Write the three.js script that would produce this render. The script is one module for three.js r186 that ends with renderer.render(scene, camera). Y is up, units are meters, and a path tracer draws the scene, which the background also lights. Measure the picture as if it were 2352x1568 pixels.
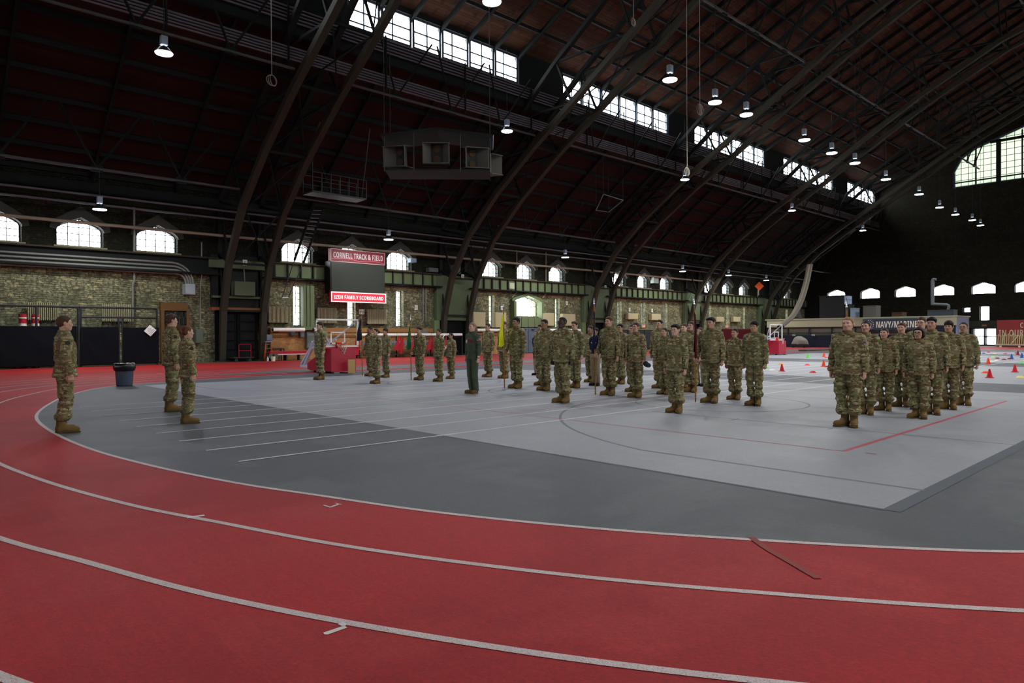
import * as THREE from 'three';
import { RectAreaLightUniformsLib } from 'three/addons/lights/RectAreaLightUniformsLib.js';
import { mergeGeometries } from 'three/addons/utils/BufferGeometryUtils.js';
import { RoundedBoxGeometry } from 'three/addons/geometries/RoundedBoxGeometry.js';

// ---------------------------------------------------------------- camera, sky, exposure
// The hall's long axis is u (= x), the way to the left wall is v (= -z), y is up. The camera stands at the origin.
const scene = new THREE.Scene();
const EYE = 1.44, FOCAL = 1580, YAW = 43.2 * Math.PI / 180, PITCH = -0.47 * Math.PI / 180, ROLL = -0.3 * Math.PI / 180;
const camera = new THREE.PerspectiveCamera(2 * Math.atan(784 / FOCAL) * 180 / Math.PI, 1.5, 0.05, 400);
const FW = new THREE.Vector3(Math.sin(YAW) * Math.cos(PITCH), Math.sin(PITCH), -Math.cos(YAW) * Math.cos(PITCH));
const RT = new THREE.Vector3(Math.cos(YAW), 0, Math.sin(YAW));
const UPV = new THREE.Vector3().crossVectors(RT, FW);
{ const r = RT.clone(), u = UPV.clone(), c = Math.cos(ROLL), s = Math.sin(ROLL);
  RT.copy(r).multiplyScalar(c).addScaledVector(u, s); UPV.copy(u).multiplyScalar(c).addScaledVector(r, -s); }
camera.position.set(0, EYE, 0);
camera.quaternion.setFromRotationMatrix(new THREE.Matrix4().makeBasis(RT, UPV, FW.clone().negate()));
camera.updateMatrixWorld();
scene.background = new THREE.Color(0.93, 0.97, 1.0);
scene.backgroundIntensity = 16;
const renderer = new THREE.WebGLRenderer({ antialias: true });
renderer.toneMapping = THREE.LinearToneMapping;
renderer.toneMappingExposure = 1.25;
renderer.shadowMap.enabled = true;
RectAreaLightUniformsLib.init();
const LAMP_POWER = 470;

// ---------------------------------------------------------------- small tools
let seed = 7;
const rnd = (a = 1, b) => { seed = (seed * 1664525 + 1013904223) >>> 0; const t = seed / 4294967296; return b === undefined ? t * a : a + (b - a) * t; };
const V3 = (u, y, v) => new THREE.Vector3(u, y, -v);
const clamp = (x, a = 0, b = 1) => x < a ? a : x > b ? b : x;
const lerp = (a, b, t) => a + (b - a) * t;
const smooth = (a, b, x) => { const t = clamp((x - a) / (b - a)); return t * t * (3 - 2 * t); };
// where the line of sight through a picture point meets the floor, a plane v = V, or a plane u = U
const sight = (px, py) => FW.clone().addScaledVector(RT, (px - 1176) / FOCAL).addScaledVector(UPV, -(py - 784) / FOCAL);
const onFloor = (px, py, h = 0) => { const d = sight(px, py), t = (h - EYE) / d.y; return [d.x * t, -d.z * t]; };
const onV = (px, py, v) => { const d = sight(px, py), t = v / -d.z; return [d.x * t, EYE + d.y * t]; };
const onU = (px, py, u) => { const d = sight(px, py), t = u / d.x; return [-d.z * t, EYE + d.y * t]; };

const used = new Map();
function numbered(name) {
  const n = used.get(name) ?? 0; used.set(name, n + 1);
  return n ? `${name}_${String(n).padStart(3, '0')}` : name;
}
function shade(o) { o.castShadow = o.receiveShadow = true; return o; }
function add(name, geo, mat, parent) { const m = shade(new THREE.Mesh(geo, mat)); m.name = name; (parent ?? scene).add(m); return m; }
function thing(name, label, category, group) {
  const o = new THREE.Group(); o.name = numbered(name); o.userData = { label, category }; if (group) o.userData.group = group; scene.add(o); return o;
}
function solo(name, geo, mat, label, category, group) {
  const o = add(numbered(name), geo, mat); o.userData = { label, category }; if (group) o.userData.group = group; return o;
}
function struct(name, geo, mat) {
  const o = geo ? shade(new THREE.Mesh(geo, mat)) : new THREE.Group(); o.name = name; o.userData = { kind: 'structure' }; scene.add(o); return o;
}
// geometry makers, all in world axes from (u, y, v)
const box = (u0, u1, y0, y1, v0, v1) => { const g = new THREE.BoxGeometry(Math.abs(u1 - u0), Math.abs(y1 - y0), Math.abs(v1 - v0)); g.translate((u0 + u1) / 2, (y0 + y1) / 2, -(v0 + v1) / 2); return g; };
const rbox = (u0, u1, y0, y1, v0, v1, r = 0.02, s = 2) => { const g = new RoundedBoxGeometry(Math.abs(u1 - u0), Math.abs(y1 - y0), Math.abs(v1 - v0), s, r); g.translate((u0 + u1) / 2, (y0 + y1) / 2, -(v0 + v1) / 2); return g; };
const ZUP = new THREE.Vector3(0, 0, 1);
function beam(a, b, w, h = w) {                     // a square bar between two points
  const d = b.clone().sub(a), L = d.length(), g = new THREE.BoxGeometry(w, h, L);
  const m = new THREE.Matrix4().lookAt(b, a, Math.abs(d.y) / L > 0.99 ? new THREE.Vector3(1, 0, 0) : new THREE.Vector3(0, 1, 0));
  m.setPosition(a.clone().add(b).multiplyScalar(0.5)); g.applyMatrix4(m); return g;
}
function rod(a, b, r, seg = 8) {
  const d = b.clone().sub(a), L = d.length(), g = new THREE.CylinderGeometry(r, r, L, seg);
  const q = new THREE.Quaternion().setFromUnitVectors(new THREE.Vector3(0, 1, 0), d.normalize());
  g.applyQuaternion(q); const c = a.clone().add(b).multiplyScalar(0.5); g.translate(c.x, c.y, c.z); return g;
}
function hose(pts, r, n = 24, seg = 8, closed = false) { return new THREE.TubeGeometry(new THREE.CatmullRomCurve3(pts, closed, 'catmullrom', 0.4), n, r, seg, closed); }
const cyl = (r0, r1, h, seg = 20, open = false) => new THREE.CylinderGeometry(r1, r0, h, seg, 1, open).translate(0, h / 2, 0);
const shift = (g, x, y, z) => { g.translate(x, y, z); return g; };
const join = (list) => { const a = list.map((g) => { const h = g.index ? g.toNonIndexed() : g; for (const k of Object.keys(h.attributes)) if (!['position', 'normal', 'uv'].includes(k)) h.deleteAttribute(k); return h; }); return a.length === 1 ? a[0] : mergeGeometries(a); };
function metricUV(g, s = 1) {                        // box-projected texture coordinates in metres
  if (g.index) g = g.toNonIndexed();
  const p = g.attributes.position, uv = new Float32Array(p.count * 2), a = new THREE.Vector3(), b = new THREE.Vector3(), c = new THREE.Vector3(), n = new THREE.Vector3();
  for (let i = 0; i < p.count; i += 3) {
    a.fromBufferAttribute(p, i); b.fromBufferAttribute(p, i + 1); c.fromBufferAttribute(p, i + 2);
    n.copy(b).sub(a).cross(c.clone().sub(a)); const ax = Math.abs(n.x), ay = Math.abs(n.y), az = Math.abs(n.z);
    [a, b, c].forEach((q, k) => {
      const [s0, t0] = ax > ay && ax > az ? [q.z, q.y] : ay > az ? [q.x, q.z] : [q.x, q.y];
      uv[(i + k) * 2] = s0 / s; uv[(i + k) * 2 + 1] = t0 / s;
    });
  }
  g.setAttribute('uv', new THREE.BufferAttribute(uv, 2)); return g;
}

// ---------------------------------------------------------------- noise and textures
const PERM = new Uint8Array(512); { let s = 12345; const a = [...Array(256).keys()]; for (let i = 255; i > 0; i--) { s = (s * 1103515245 + 12345) & 0x7fffffff; const j = s % (i + 1);[a[i], a[j]] = [a[j], a[i]]; } for (let i = 0; i < 512; i++) PERM[i] = a[i & 255]; }
function noise3(x, y, z) {                          // value noise, 0..1
  const X = Math.floor(x), Y = Math.floor(y), Z = Math.floor(z); x -= X; y -= Y; z -= Z;
  const f = (t) => t * t * (3 - 2 * t), h = (i, j, k) => PERM[(PERM[(PERM[(X + i) & 255] + Y + j) & 255] + Z + k) & 255] / 255;
  const u = f(x), v = f(y), w = f(z);
  return lerp(lerp(lerp(h(0, 0, 0), h(1, 0, 0), u), lerp(h(0, 1, 0), h(1, 1, 0), u), v), lerp(lerp(h(0, 0, 1), h(1, 0, 1), u), lerp(h(0, 1, 1), h(1, 1, 1), u), v), w);
}
function tnoise(x, y, P, Q = P, s = 0) {             // value noise that repeats after P, Q cells
  const X = Math.floor(x), Y = Math.floor(y); x -= X; y -= Y;
  const m = (a, b) => ((a % b) + b) % b, h = (i, j) => PERM[(PERM[(m(X + i, P) + s * 37) & 255] + m(Y + j, Q)) & 255] / 255;
  const f = (t) => t * t * (3 - 2 * t), u = f(x), v = f(y);
  return lerp(lerp(h(0, 0), h(1, 0), u), lerp(h(0, 1), h(1, 1), u), v);
}
const fbm = (x, y, P, o = 4, s = 0, Q = P) => { let t = 0, a = 0.5, k = 1, n = 0; for (let i = 0; i < o; i++) { t += a * tnoise(x * P * k, y * Q * k, P * k, Q * k, s + i); n += a; a *= 0.5; k *= 2; } return t / n; };
function texture(w, h, fn, srgb = true, rep = 1) {
  const d = new Uint8Array(w * h * 4);
  for (let j = 0; j < h; j++) for (let i = 0; i < w; i++) {
    const c = fn((i + 0.5) / w, (j + 0.5) / h, i, j), o = (j * w + i) * 4;
    if (typeof c === 'number') d[o] = d[o + 1] = d[o + 2] = clamp(c) * 255; else { d[o] = clamp(c[0], 0, 255); d[o + 1] = clamp(c[1], 0, 255); d[o + 2] = clamp(c[2], 0, 255); }
    d[o + 3] = 255;
  }
  const t = new THREE.DataTexture(d, w, h); t.wrapS = t.wrapT = THREE.RepeatWrapping; t.magFilter = THREE.LinearFilter; t.minFilter = THREE.LinearFilter;
  if (srgb) t.colorSpace = THREE.SRGBColorSpace; t.repeat.set(rep, rep); t.needsUpdate = true; return t;
}
const mix3 = (a, b, t) => [lerp(a[0], b[0], t), lerp(a[1], b[1], t), lerp(a[2], b[2], t)];
const mat = (color, rough = 0.7, extra = {}) => new THREE.MeshPhysicalMaterial({ color, roughness: rough, specularIntensity: 0.4, ...extra });
// ---------------------------------------------------------------- people: shapes from distance fields
const len3 = Math.hypot;
const smin = (a, b, k) => { const h = clamp(0.5 + 0.5 * (b - a) / k); return lerp(b, a, h) - k * h * (1 - h); };
const smax = (a, b, k) => -smin(-a, -b, k);
function cone(x, y, z, a, b, ra, rb) {              // tapered capsule
  const bx = b[0] - a[0], by = b[1] - a[1], bz = b[2] - a[2], px = x - a[0], py = y - a[1], pz = z - a[2];
  const t = clamp((px * bx + py * by + pz * bz) / (bx * bx + by * by + bz * bz));
  return len3(px - bx * t, py - by * t, pz - bz * t) - lerp(ra, rb, t);
}
const ell = (x, y, z, c, r) => { const k = len3((x - c[0]) / r[0], (y - c[1]) / r[1], (z - c[2]) / r[2]); const m = len3((x - c[0]) / (r[0] * r[0]), (y - c[1]) / (r[1] * r[1]), (z - c[2]) / (r[2] * r[2])); return k * (k - 1) / (m || 1e-6); };
const rbx = (x, y, z, c, h, r) => { const a = Math.abs(x - c[0]) - h[0] + r, b = Math.abs(y - c[1]) - h[1] + r, d = Math.abs(z - c[2]) - h[2] + r; return len3(Math.max(a, 0), Math.max(b, 0), Math.max(d, 0)) + Math.min(Math.max(a, b, d), 0) - r; };
function table(rows) {                               // piecewise curves over height: rows [y, a, b, ...]
  return (y, k) => { let i = 0; if (y <= rows[0][0]) return rows[0][k]; while (i < rows.length - 1 && rows[i + 1][0] < y) i++; if (i >= rows.length - 1) return rows[rows.length - 1][k]; const t = (y - rows[i][0]) / (rows[i + 1][0] - rows[i][0]); return lerp(rows[i][k], rows[i + 1][k], t * t * (3 - 2 * t)); };
}
function skin(f, lo, hi, cell) {                     // a smooth surface where f = 0 (naive surface nets)
  const n = [0, 1, 2].map((k) => Math.ceil((hi[k] - lo[k]) / cell) + 1), [nx, ny, nz] = n, val = new Float32Array(nx * ny * nz), at = (i, j, k) => i + nx * (j + ny * k);
  for (let k = 0; k < nz; k++) for (let j = 0; j < ny; j++) for (let i = 0; i < nx; i++) val[at(i, j, k)] = f(lo[0] + i * cell, lo[1] + j * cell, lo[2] + k * cell);
  const idx = new Int32Array(nx * ny * nz).fill(-1), P = [], I = [];
  for (let k = 0; k < nz - 1; k++) for (let j = 0; j < ny - 1; j++) for (let i = 0; i < nx - 1; i++) {
    let m = 0, sx = 0, sy = 0, sz = 0, c = 0; const v = [];
    for (let q = 0; q < 8; q++) { const w = val[at(i + (q & 1), j + (q >> 1 & 1), k + (q >> 2))]; v.push(w); if (w < 0) m |= 1 << q; }
    if (m === 0 || m === 255) continue;
    for (let a = 0; a < 8; a++) for (const bit of [1, 2, 4]) { const b = a | bit; if (b === a || (v[a] < 0) === (v[b] < 0)) continue; const t = v[a] / (v[a] - v[b]); sx += (a & 1) + (bit === 1 ? t : 0); sy += (a >> 1 & 1) + (bit === 2 ? t : 0); sz += (a >> 2) + (bit === 4 ? t : 0); c++; }
    idx[at(i, j, k)] = P.length / 3; P.push(lo[0] + (i + sx / c) * cell, lo[1] + (j + sy / c) * cell, lo[2] + (k + sz / c) * cell);
  }
  const quad = (a, b, c, d, flip) => { if (a < 0 || b < 0 || c < 0 || d < 0) return; if (flip) I.push(a, b, c, a, c, d); else I.push(a, c, b, a, d, c); };
  for (let k = 1; k < nz - 1; k++) for (let j = 1; j < ny - 1; j++) for (let i = 1; i < nx - 1; i++) {
    const s = val[at(i, j, k)] < 0;
    if (s !== val[at(i + 1, j, k)] < 0) quad(idx[at(i, j - 1, k - 1)], idx[at(i, j, k - 1)], idx[at(i, j, k)], idx[at(i, j - 1, k)], s);
    if (s !== val[at(i, j + 1, k)] < 0) quad(idx[at(i - 1, j, k - 1)], idx[at(i - 1, j, k)], idx[at(i, j, k)], idx[at(i, j, k - 1)], s);
    if (s !== val[at(i, j, k + 1)] < 0) quad(idx[at(i - 1, j - 1, k)], idx[at(i, j - 1, k)], idx[at(i, j, k)], idx[at(i - 1, j, k)], s);
  }
  const N = new Float32Array(P.length), e = cell * 0.5;
  for (let q = 0; q < P.length; q += 3) { const x = P[q], y = P[q + 1], z = P[q + 2], a = f(x + e, y, z) - f(x - e, y, z), b = f(x, y + e, z) - f(x, y - e, z), c = f(x, y, z + e) - f(x, y, z - e), l = len3(a, b, c) || 1; N[q] = a / l; N[q + 1] = b / l; N[q + 2] = c / l; }
  const g = new THREE.BufferGeometry(); g.setAttribute('position', new THREE.Float32BufferAttribute(P, 3)); g.setAttribute('normal', new THREE.BufferAttribute(N, 3)); g.setIndex(I); return g;
}
// a person faces +z; their left hand is at +x. All sizes for a figure 1.75 m tall in boots.
const fold = (x, y, z, f, a) => a * (noise3(x * f + 9, y * f * 1.6 + 4, z * f + 2) - 0.5);
function poseOf(kind, fem) {
  const w = fem ? 0.92 : 1, arms = {};
  for (const s of [1, -1]) {
    let sh = [s * 0.168 * w, 1.404, -0.012], el = [s * 0.236 * w, 1.13, -0.035], wr = [s * 0.25 * w, 0.89, 0.012], hd = [0, -1, 0.12], palm = [-s, 0, 0];
    if (kind === 'bearer' && s === -1) { el = [s * 0.252, 1.14, -0.03]; wr = [s * 0.27, 0.93, 0.075]; hd = [0, -0.62, 0.78]; }
    if (kind === 'rest') { el = [s * 0.265 * w, 1.15, -0.1]; wr = [s * 0.09, 0.97, -0.17]; hd = [-s * 0.8, -0.5, -0.1]; palm = [0, 0, -1]; }
    arms[s] = { sh, el, wr, hd, palm };
  }
  return arms;
}
function jacketShape(kind, fem, style) {
  const arms = poseOf(kind, fem), hem = style === 'polo' ? 0.93 : style === 'suit' ? 0.93 : 0.83;
  const T = fem ? table([[0.8, 0.196, 0.14, 0], [0.9, 0.184, 0.13, 0], [1.05, 0.158, 0.108, 0.005], [1.2, 0.165, 0.118, 0.012], [1.32, 0.172, 0.115, 0.005], [1.41, 0.15, 0.088, -0.01], [1.475, 0.1, 0.074, -0.014], [1.51, 0.066, 0.064, -0.01]])
    : table([[0.8, 0.196, 0.142, 0], [0.92, 0.184, 0.13, 0], [1.05, 0.175, 0.12, 0.006], [1.2, 0.186, 0.124, 0.01], [1.33, 0.192, 0.12, 0.002], [1.41, 0.168, 0.094, -0.012], [1.475, 0.115, 0.08, -0.016], [1.51, 0.074, 0.07, -0.01]]);
  const tight = style === 'polo' ? 0.88 : style === 'suit' ? 0.94 : 1.06;
  const f = (x, y, z) => {
    const tk = lerp(tight - (style === 'camo' ? 0 : 0.1 * smooth(1.06, 0.99, y)), 1, smooth(1.3, 1.45, y)), a = T(y, 1) * tk, b = T(y, 2) * tk, c = T(y, 3), r = len3(x / a, (z - c) / b);
    let d = (r - 1) * Math.min(a, b);
    for (const s of [1, -1]) {
      const { sh, el, wr } = arms[s]; if (x * s < -0.15) continue;
      const k = 0.9 + 0.1 * tight;
      let e = Math.min(cone(x, y, z, sh, el, 0.077 * k, 0.063 * k), cone(x, y, z, el, wr, 0.063 * k, 0.049 * k)); e = smax(e, (x - wr[0]) * (wr[0] - el[0]) / 0.25 + (y - wr[1]) * (wr[1] - el[1]) / 0.25 + (z - wr[2]) * (wr[2] - el[2]) / 0.25 - 0.012, 0.008);
      e += fold(x * 0.6, y * 1.5, z * 0.6, 15, 0.02) * (style === 'polo' ? 0.4 : 1);
      d = smin(d, e, 0.012 + 0.06 * smooth(1.25, 1.42, y));
    }
    d += fold(x, y, z, 8, 0.017) + fold(x, y * 2.2, z, 14, 0.008 + 0.012 * smooth(1.1, 0.95, y));
    if (style === 'camo') { const px = Math.abs(Math.abs(x) - 0.085) - 0.052, py = Math.abs(y - 1.245) - 0.062; if (z > 0) d -= 0.007 * smooth(0.006, -0.006, Math.max(px, py)) - 0.004 * smooth(0.006, 0, Math.abs(x)); }
    if (style === 'suit') d -= 0.004 * smooth(0.012, 0.004, Math.abs(y - 1.0));
    return smax(smax(d, hem - y + (style === 'polo' ? 0 : fold(x, 0, z, 9, 0.03)), 0.01), y - 1.505, 0.008);
  };
  return metricUV(skin(f, [-0.38, hem - 0.03, -0.26], [0.38, 1.53, 0.22], 0.0165), 1);
}
function collarShape(fem, style) {                   // an upright collar, open at the throat
  const w = fem ? 0.92 : 1, f = (x, y, z) => {
    const r = len3(x / (0.075 * w), (z + 0.004) / 0.073), t = (y - 1.455) / 0.06, flare = 1 + 0.16 * (1 - t);
    const open = z > 0 ? Math.abs(x) - 0.012 - 0.038 * clamp(t) : 1;
    return smax(smax(Math.abs((r - flare) * 0.07) - 0.0075, Math.abs(y - 1.49 + z * 0.1 - Math.abs(x) * 0.12) - 0.031, 0.006), style === 'polo' || style === 'camo' || style === 'suit' ? -Math.min(open, 1) : -1, 0.006);
  };
  return metricUV(skin(f, [-0.12, 1.42, -0.12], [0.12, 1.55, 0.12], 0.009), 1);
}
function trouserShape(fem, style) {
  const straight = style !== 'camo', cuff = straight ? (style === 'suit' ? 0.075 : 0.06) : 0.185, hip = fem ? 1.04 : 1;
  const f = (x, y, z) => {
    let d = 9;
    for (const s of [1, -1]) {
      const kn = [s * 0.093, 0.485, 0.012], an = [s * 0.074, cuff, -0.042], tp = [s * 0.082 * hip, 0.87, -0.002];
      const slim = style === 'khaki' ? 0.88 : 1;
      let e = Math.min(cone(x, y, z, tp, kn, 0.094 * slim * hip, 0.074 * slim), cone(x, y, z, kn, an, 0.074 * slim, style === 'khaki' ? 0.058 : style === 'suit' ? 0.072 : 0.071));
      if (!straight) { e -= 0.02 * Math.exp(-(((y - 0.25) / 0.045) ** 2)) - 0.012 * smooth(0.215, 0.185, y); const q = Math.max(Math.abs(y - 0.63) - 0.095, Math.abs(z + 0.005) - 0.07); if (x * s > 0.06) e -= 0.016 * smooth(0.012, -0.012, q); }
      e += fold(x * 0.5, y * 1.3, z * 0.5, 13, straight ? 0.01 : 0.026) + fold(x, y * 1.8, z, 24, straight ? 0.003 : 0.009);
      d = smin(d, e, 0.022);
    }
    const h = (len3(x / (0.166 * hip), (z + 0.004) / (style === 'khaki' ? 0.112 : 0.122)) - 1) * 0.115;
    d = smin(d, smax(h, Math.abs(y - 0.92) - 0.085, 0.03), 0.03);
    return smax(smax(d, cuff - y, 0.008), y - 1.0, 0.006);
  };
  return metricUV(skin(f, [-0.25, cuff - 0.03, -0.17], [0.25, 1.02, 0.17], 0.0165), 1);
}
function bootShape(kind) {                           // [upper, sole], for one foot along +z at the origin
  const low = kind !== 'boot', up = (x, y, z) => {
    let d = smin(ell(x, y, z, [0, 0.055, 0.075], [0.048, 0.055, 0.098]), cone(x, y, z, [0, 0.05, -0.055], [0, 0.075, 0.02], 0.046, 0.047), 0.03);
    d = smin(d, ell(x, y, z, [0, 0.052, 0.115], [0.05, 0.046, 0.065]), 0.02);
    if (!low) { d = smin(d, cone(x, y, z, [0, 0.08, -0.035], [0, 0.26, -0.03], 0.052, 0.056), 0.04); if (z > 0.0 && Math.abs(x) < 0.03) d += 0.0035 * Math.sin(y * 190); }
    else d = smax(d, y - 0.1, 0.01);
    return smax(d, 0.022 - y, 0.004);
  };
  const sole = (x, y, z) => smax(smin(ell(x, 0, z, [0, 0, 0.09], [0.056, 0.5, 0.1]), ell(x, 0, z, [0, 0, -0.045], [0.046, 0.5, 0.062]), 0.04), Math.abs(y - 0.014) - 0.013, 0.004);
  return [skin(up, [-0.08, 0.005, -0.13], [0.08, low ? 0.12 : 0.27, 0.2], 0.0105), skin(sole, [-0.08, -0.012, -0.13], [0.08, 0.045, 0.21], 0.0105)];
}
function headField(fem) {
  const j = fem ? 0.93 : 1;
  return (x, y, z) => {
    const ax = Math.abs(x);
    let d = ell(x, y, z, [0, 1.657, -0.008], [0.077, 0.096, 0.098]);
    d = smin(d, ell(x, y, z, [0, 1.6, 0.036], [0.058 * j, 0.085, 0.062]), 0.03);                    // face
    d = smin(d, ell(x, y, z, [0, 1.546, 0.052], [0.032 * j, 0.024, 0.032]), 0.03);                   // chin
    d = smin(d, cone(ax, y, z, [0.056 * j, 1.585, -0.005], [0.022, 1.54, 0.055], 0.014, 0.012), 0.03); // jaw
    d = smin(d, ell(ax, y, z, [0.04, 1.617, 0.066], [0.02, 0.017, 0.018]), 0.02);                    // cheekbones
    d = smin(d, ell(ax, y, z, [0.028, 1.662, 0.08], [0.026, 0.008, 0.012]), 0.014);                  // brows
    d = smax(d, -ell(ax, y, z, [0.031, 1.645, 0.102], [0.019, 0.012, 0.02]), 0.012);                 // eye sockets
    d = smin(d, cone(x, y, z, [0, 1.652, 0.088], [0, 1.613, 0.105], 0.0075, 0.0112), 0.01);           // nose
    d = smin(d, ell(ax, y, z, [0.01, 1.608, 0.097], [0.008, 0.0065, 0.008]), 0.006);
    d = smin(d, ell(x, y, z, [0, 1.585, 0.089], [0.024, 0.005, 0.011]), 0.007);                      // lips
    d = smin(d, ell(x, y, z, [0, 1.575, 0.087], [0.021, 0.006, 0.011]), 0.007);
    d = smax(d, -ell(x, y, z, [0, 1.5803, 0.1], [0.022, 0.0012, 0.008]), 0.003);
    d = smin(d, smax(ell(ax, y, z, [0.081, 1.637, -0.008], [0.012, 0.033, 0.022]), -ell(ax, y, z, [0.094, 1.64, -0.004], [0.01, 0.02, 0.012]), 0.006), 0.008); // ears
    d = smin(d, cone(x, y, z, [0, 1.43, -0.018], [0, 1.56, -0.012], fem ? 0.05 : 0.059, fem ? 0.047 : 0.056), 0.025);
    return d;
  };
}
function handField(arm, s, grip) {                   // five fingers, closed
  const Y = new THREE.Vector3(...arm.hd).normalize().negate(), Pm = new THREE.Vector3(...arm.palm), Zf = new THREE.Vector3(); // Y: towards the wrist, Pm: palm side
  Pm.addScaledVector(Y, -Pm.dot(Y)).normalize(); Zf.crossVectors(Pm, Y).multiplyScalar(s);                                      // Zf: towards the index finger
  const [wx, wy, wz] = arm.wr;
  const len = [0.95, 1.05, 1, 0.82];
  return (x, y, z) => {
    const dx = x - wx, dy = y - wy, dz = z - wz, p = dx * Pm.x + dy * Pm.y + dz * Pm.z, q = -(dx * Y.x + dy * Y.y + dz * Y.z), r = dx * Zf.x + dy * Zf.y + dz * Zf.z; // palmward, away from the wrist, towards the index
    let d = cone(p, q, r, [0, -0.05, 0], [0, 0.03, 0], 0.028, 0.027);
    d = smin(d, rbx(p, q, r, [0.002, 0.06, 0], [0.014, 0.042, 0.039], 0.013), 0.015);
    for (let i = 0; i < 4; i++) {
      const c = 0.03 - i * 0.02, L = len[i], g = grip ? 0.012 : 0, k0 = [0.001, 0.096, c], k1 = [0.018 + g, 0.096 + 0.026 * L, c * 0.95], k2 = [0.046 + g, 0.094 + 0.012 * L, c * 0.92], k3 = [0.04 + g, 0.078, c * 0.9];
      let e = Math.min(cone(p, q, r, k0, k1, 0.0105, 0.0098), cone(p, q, r, k1, k2, 0.0098, 0.0092), cone(p, q, r, k2, k3, 0.0092, 0.0082));
      d = smin(d, e, 0.004);
    }
    const e = Math.min(cone(p, q, r, [0.01, 0.035, 0.032], [0.03, 0.068, 0.05], 0.014, 0.0115), cone(p, q, r, [0.03, 0.068, 0.05], [0.036, 0.104, 0.04], 0.0115, 0.0095));
    return smin(d, e, 0.008);
  };
}
const headFit = (g) => g.translate(0, -1.5, 0.01).scale(0.925, 0.925, 0.925).translate(0, 1.5, -0.01);   // head size against the body
function bodyShape(kind, fem) {                      // head, neck, trunk, limbs and hands as one mesh
  const arms = poseOf(kind, fem), hf = headField(fem);
  const head = headFit(skin(hf, [-0.11, 1.41, -0.13], [0.11, 1.77, 0.14], 0.0075));
  const trunk = (x, y, z) => {
    let d = smin(ell(x, y, z, [0, 1.25, 0], [0.13, 0.2, 0.085]), ell(x, y, z, [0, 0.96, 0], [0.12, 0.15, 0.085]), 0.06);
    d = smin(d, cone(x, y, z, [0, 1.38, -0.01], [0, 1.5, -0.012], 0.06, 0.045), 0.04);
    for (const s of [1, -1]) { const a = arms[s]; d = smin(d, Math.min(cone(x, y, z, a.sh, a.el, 0.04, 0.034), cone(x, y, z, a.el, a.wr, 0.034, 0.027)), 0.03); d = smin(d, Math.min(cone(x, y, z, [s * 0.08, 0.88, 0], [s * 0.092, 0.48, 0.01], 0.06, 0.045), cone(x, y, z, [s * 0.092, 0.48, 0.01], [s * 0.06, 0.08, -0.052], 0.045, 0.026)), 0.03); }
    return d;
  };
  const parts = [head, skin(trunk, [-0.36, 0.02, -0.24], [0.36, 1.53, 0.16], 0.03)];
  for (const s of [1, -1]) { const a = arms[s], h = new THREE.Vector3(...a.hd).normalize(), c = [a.wr[0] + h.x * 0.05, a.wr[1] + h.y * 0.05, a.wr[2] + h.z * 0.05]; parts.push(skin(handField(a, s, kind === 'bearer' && s === -1), c.map((v) => v - 0.105), c.map((v) => v + 0.105), 0.0056)); }
  const g = mergeGeometries(parts), p = g.attributes.position, col = new Float32Array(p.count * 3);
  for (let i = 0; i < p.count; i++) {                // lips are redder than the rest of the skin
    const x = p.getX(i), y = p.getY(i), z = p.getZ(i), l = z > 0.062 && Math.abs(x) < 0.024 && Math.abs(y - 1.5735) < 0.0097 ? 1 : 0;
    col[i * 3] = lerp(1, 0.9, l); col[i * 3 + 1] = lerp(1, 0.62, l); col[i * 3 + 2] = lerp(1, 0.62, l);
  }
  g.setAttribute('color', new THREE.BufferAttribute(col, 3)); return g;
}
function hairShape(style) {
  const f = (x, y, z) => {
    const ax = Math.abs(x), top = smooth(1.66, 1.74, y), nz = (noise3(x * 60, y * 40, z * 60) - 0.5) * 0.008;
    let t = 0.008, line = 1.705, nape = 1.555, extra = 9;
    if (style === 'short') t = 0.006 + 0.012 * top;
    if (style === 'fade') t = 0.003 + 0.026 * top + 0.008 * smooth(0, 0.08, z) * top;
    if (style === 'swept') t = 0.005 + 0.024 * top + 0.012 * smooth(0, 0.09, z) * top;
    if (style === 'buzz') { t = 0.006; line = 1.71; }
    if (style === 'fringe') { t = 0.009 + 0.018 * top; line = 1.678; }
    if (style === 'curly') t = 0.007 + 0.022 * top + (noise3(x * 90, y * 90, z * 90) - 0.5) * 0.016;
    if (['bun', 'tail', 'braid'].includes(style)) t = 0.009;
    if (style === 'bun') extra = ell(x, y, z, [0, 1.64, -0.128], [0.042, 0.04, 0.03]);
    if (style === 'tail') extra = Math.min(ell(x, y, z, [0, 1.66, -0.118], [0.022, 0.022, 0.022]), cone(x, y, z, [0, 1.65, -0.128], [0, 1.49, -0.125], 0.024, 0.012));
    if (style === 'braid') extra = Math.min(ell(x, y, z, [0, 1.6, -0.11], [0.03, 0.03, 0.025]), cone(ax, y, z, [0.05, 1.58, -0.07], [0.09, 1.42, 0.075], 0.018, 0.012));
    if (style === 'bob') { t = 0.02; nape = 1.53; extra = smax(ell(x, y, z, [0, 1.6, -0.03], [0.104, 0.085, 0.09]), z - 0.028, 0.02); }
    const lim = lerp(nape, line, smooth(-0.09, 0.088, z)) - (ax > 0.055 && z > -0.005 && z < 0.045 ? 0.02 * smooth(0.055, 0.075, ax) : 0);
    let d = ell(x, y, z, [0, 1.657, -0.008], [0.077, 0.096, 0.098]) - t * smooth(-0.004, 0.022, y - lim) + 0.0035 * smooth(0.012, -0.004, y - lim);   // thins out at the hairline
    d = smax(d, lim - 0.006 - y, 0.004);
    d = smin(d, extra, 0.012);
    return d + nz;
  };
  return skin(f, [-0.14, 1.38, -0.18], [0.14, 1.8, 0.14], 0.0095);
}
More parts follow.
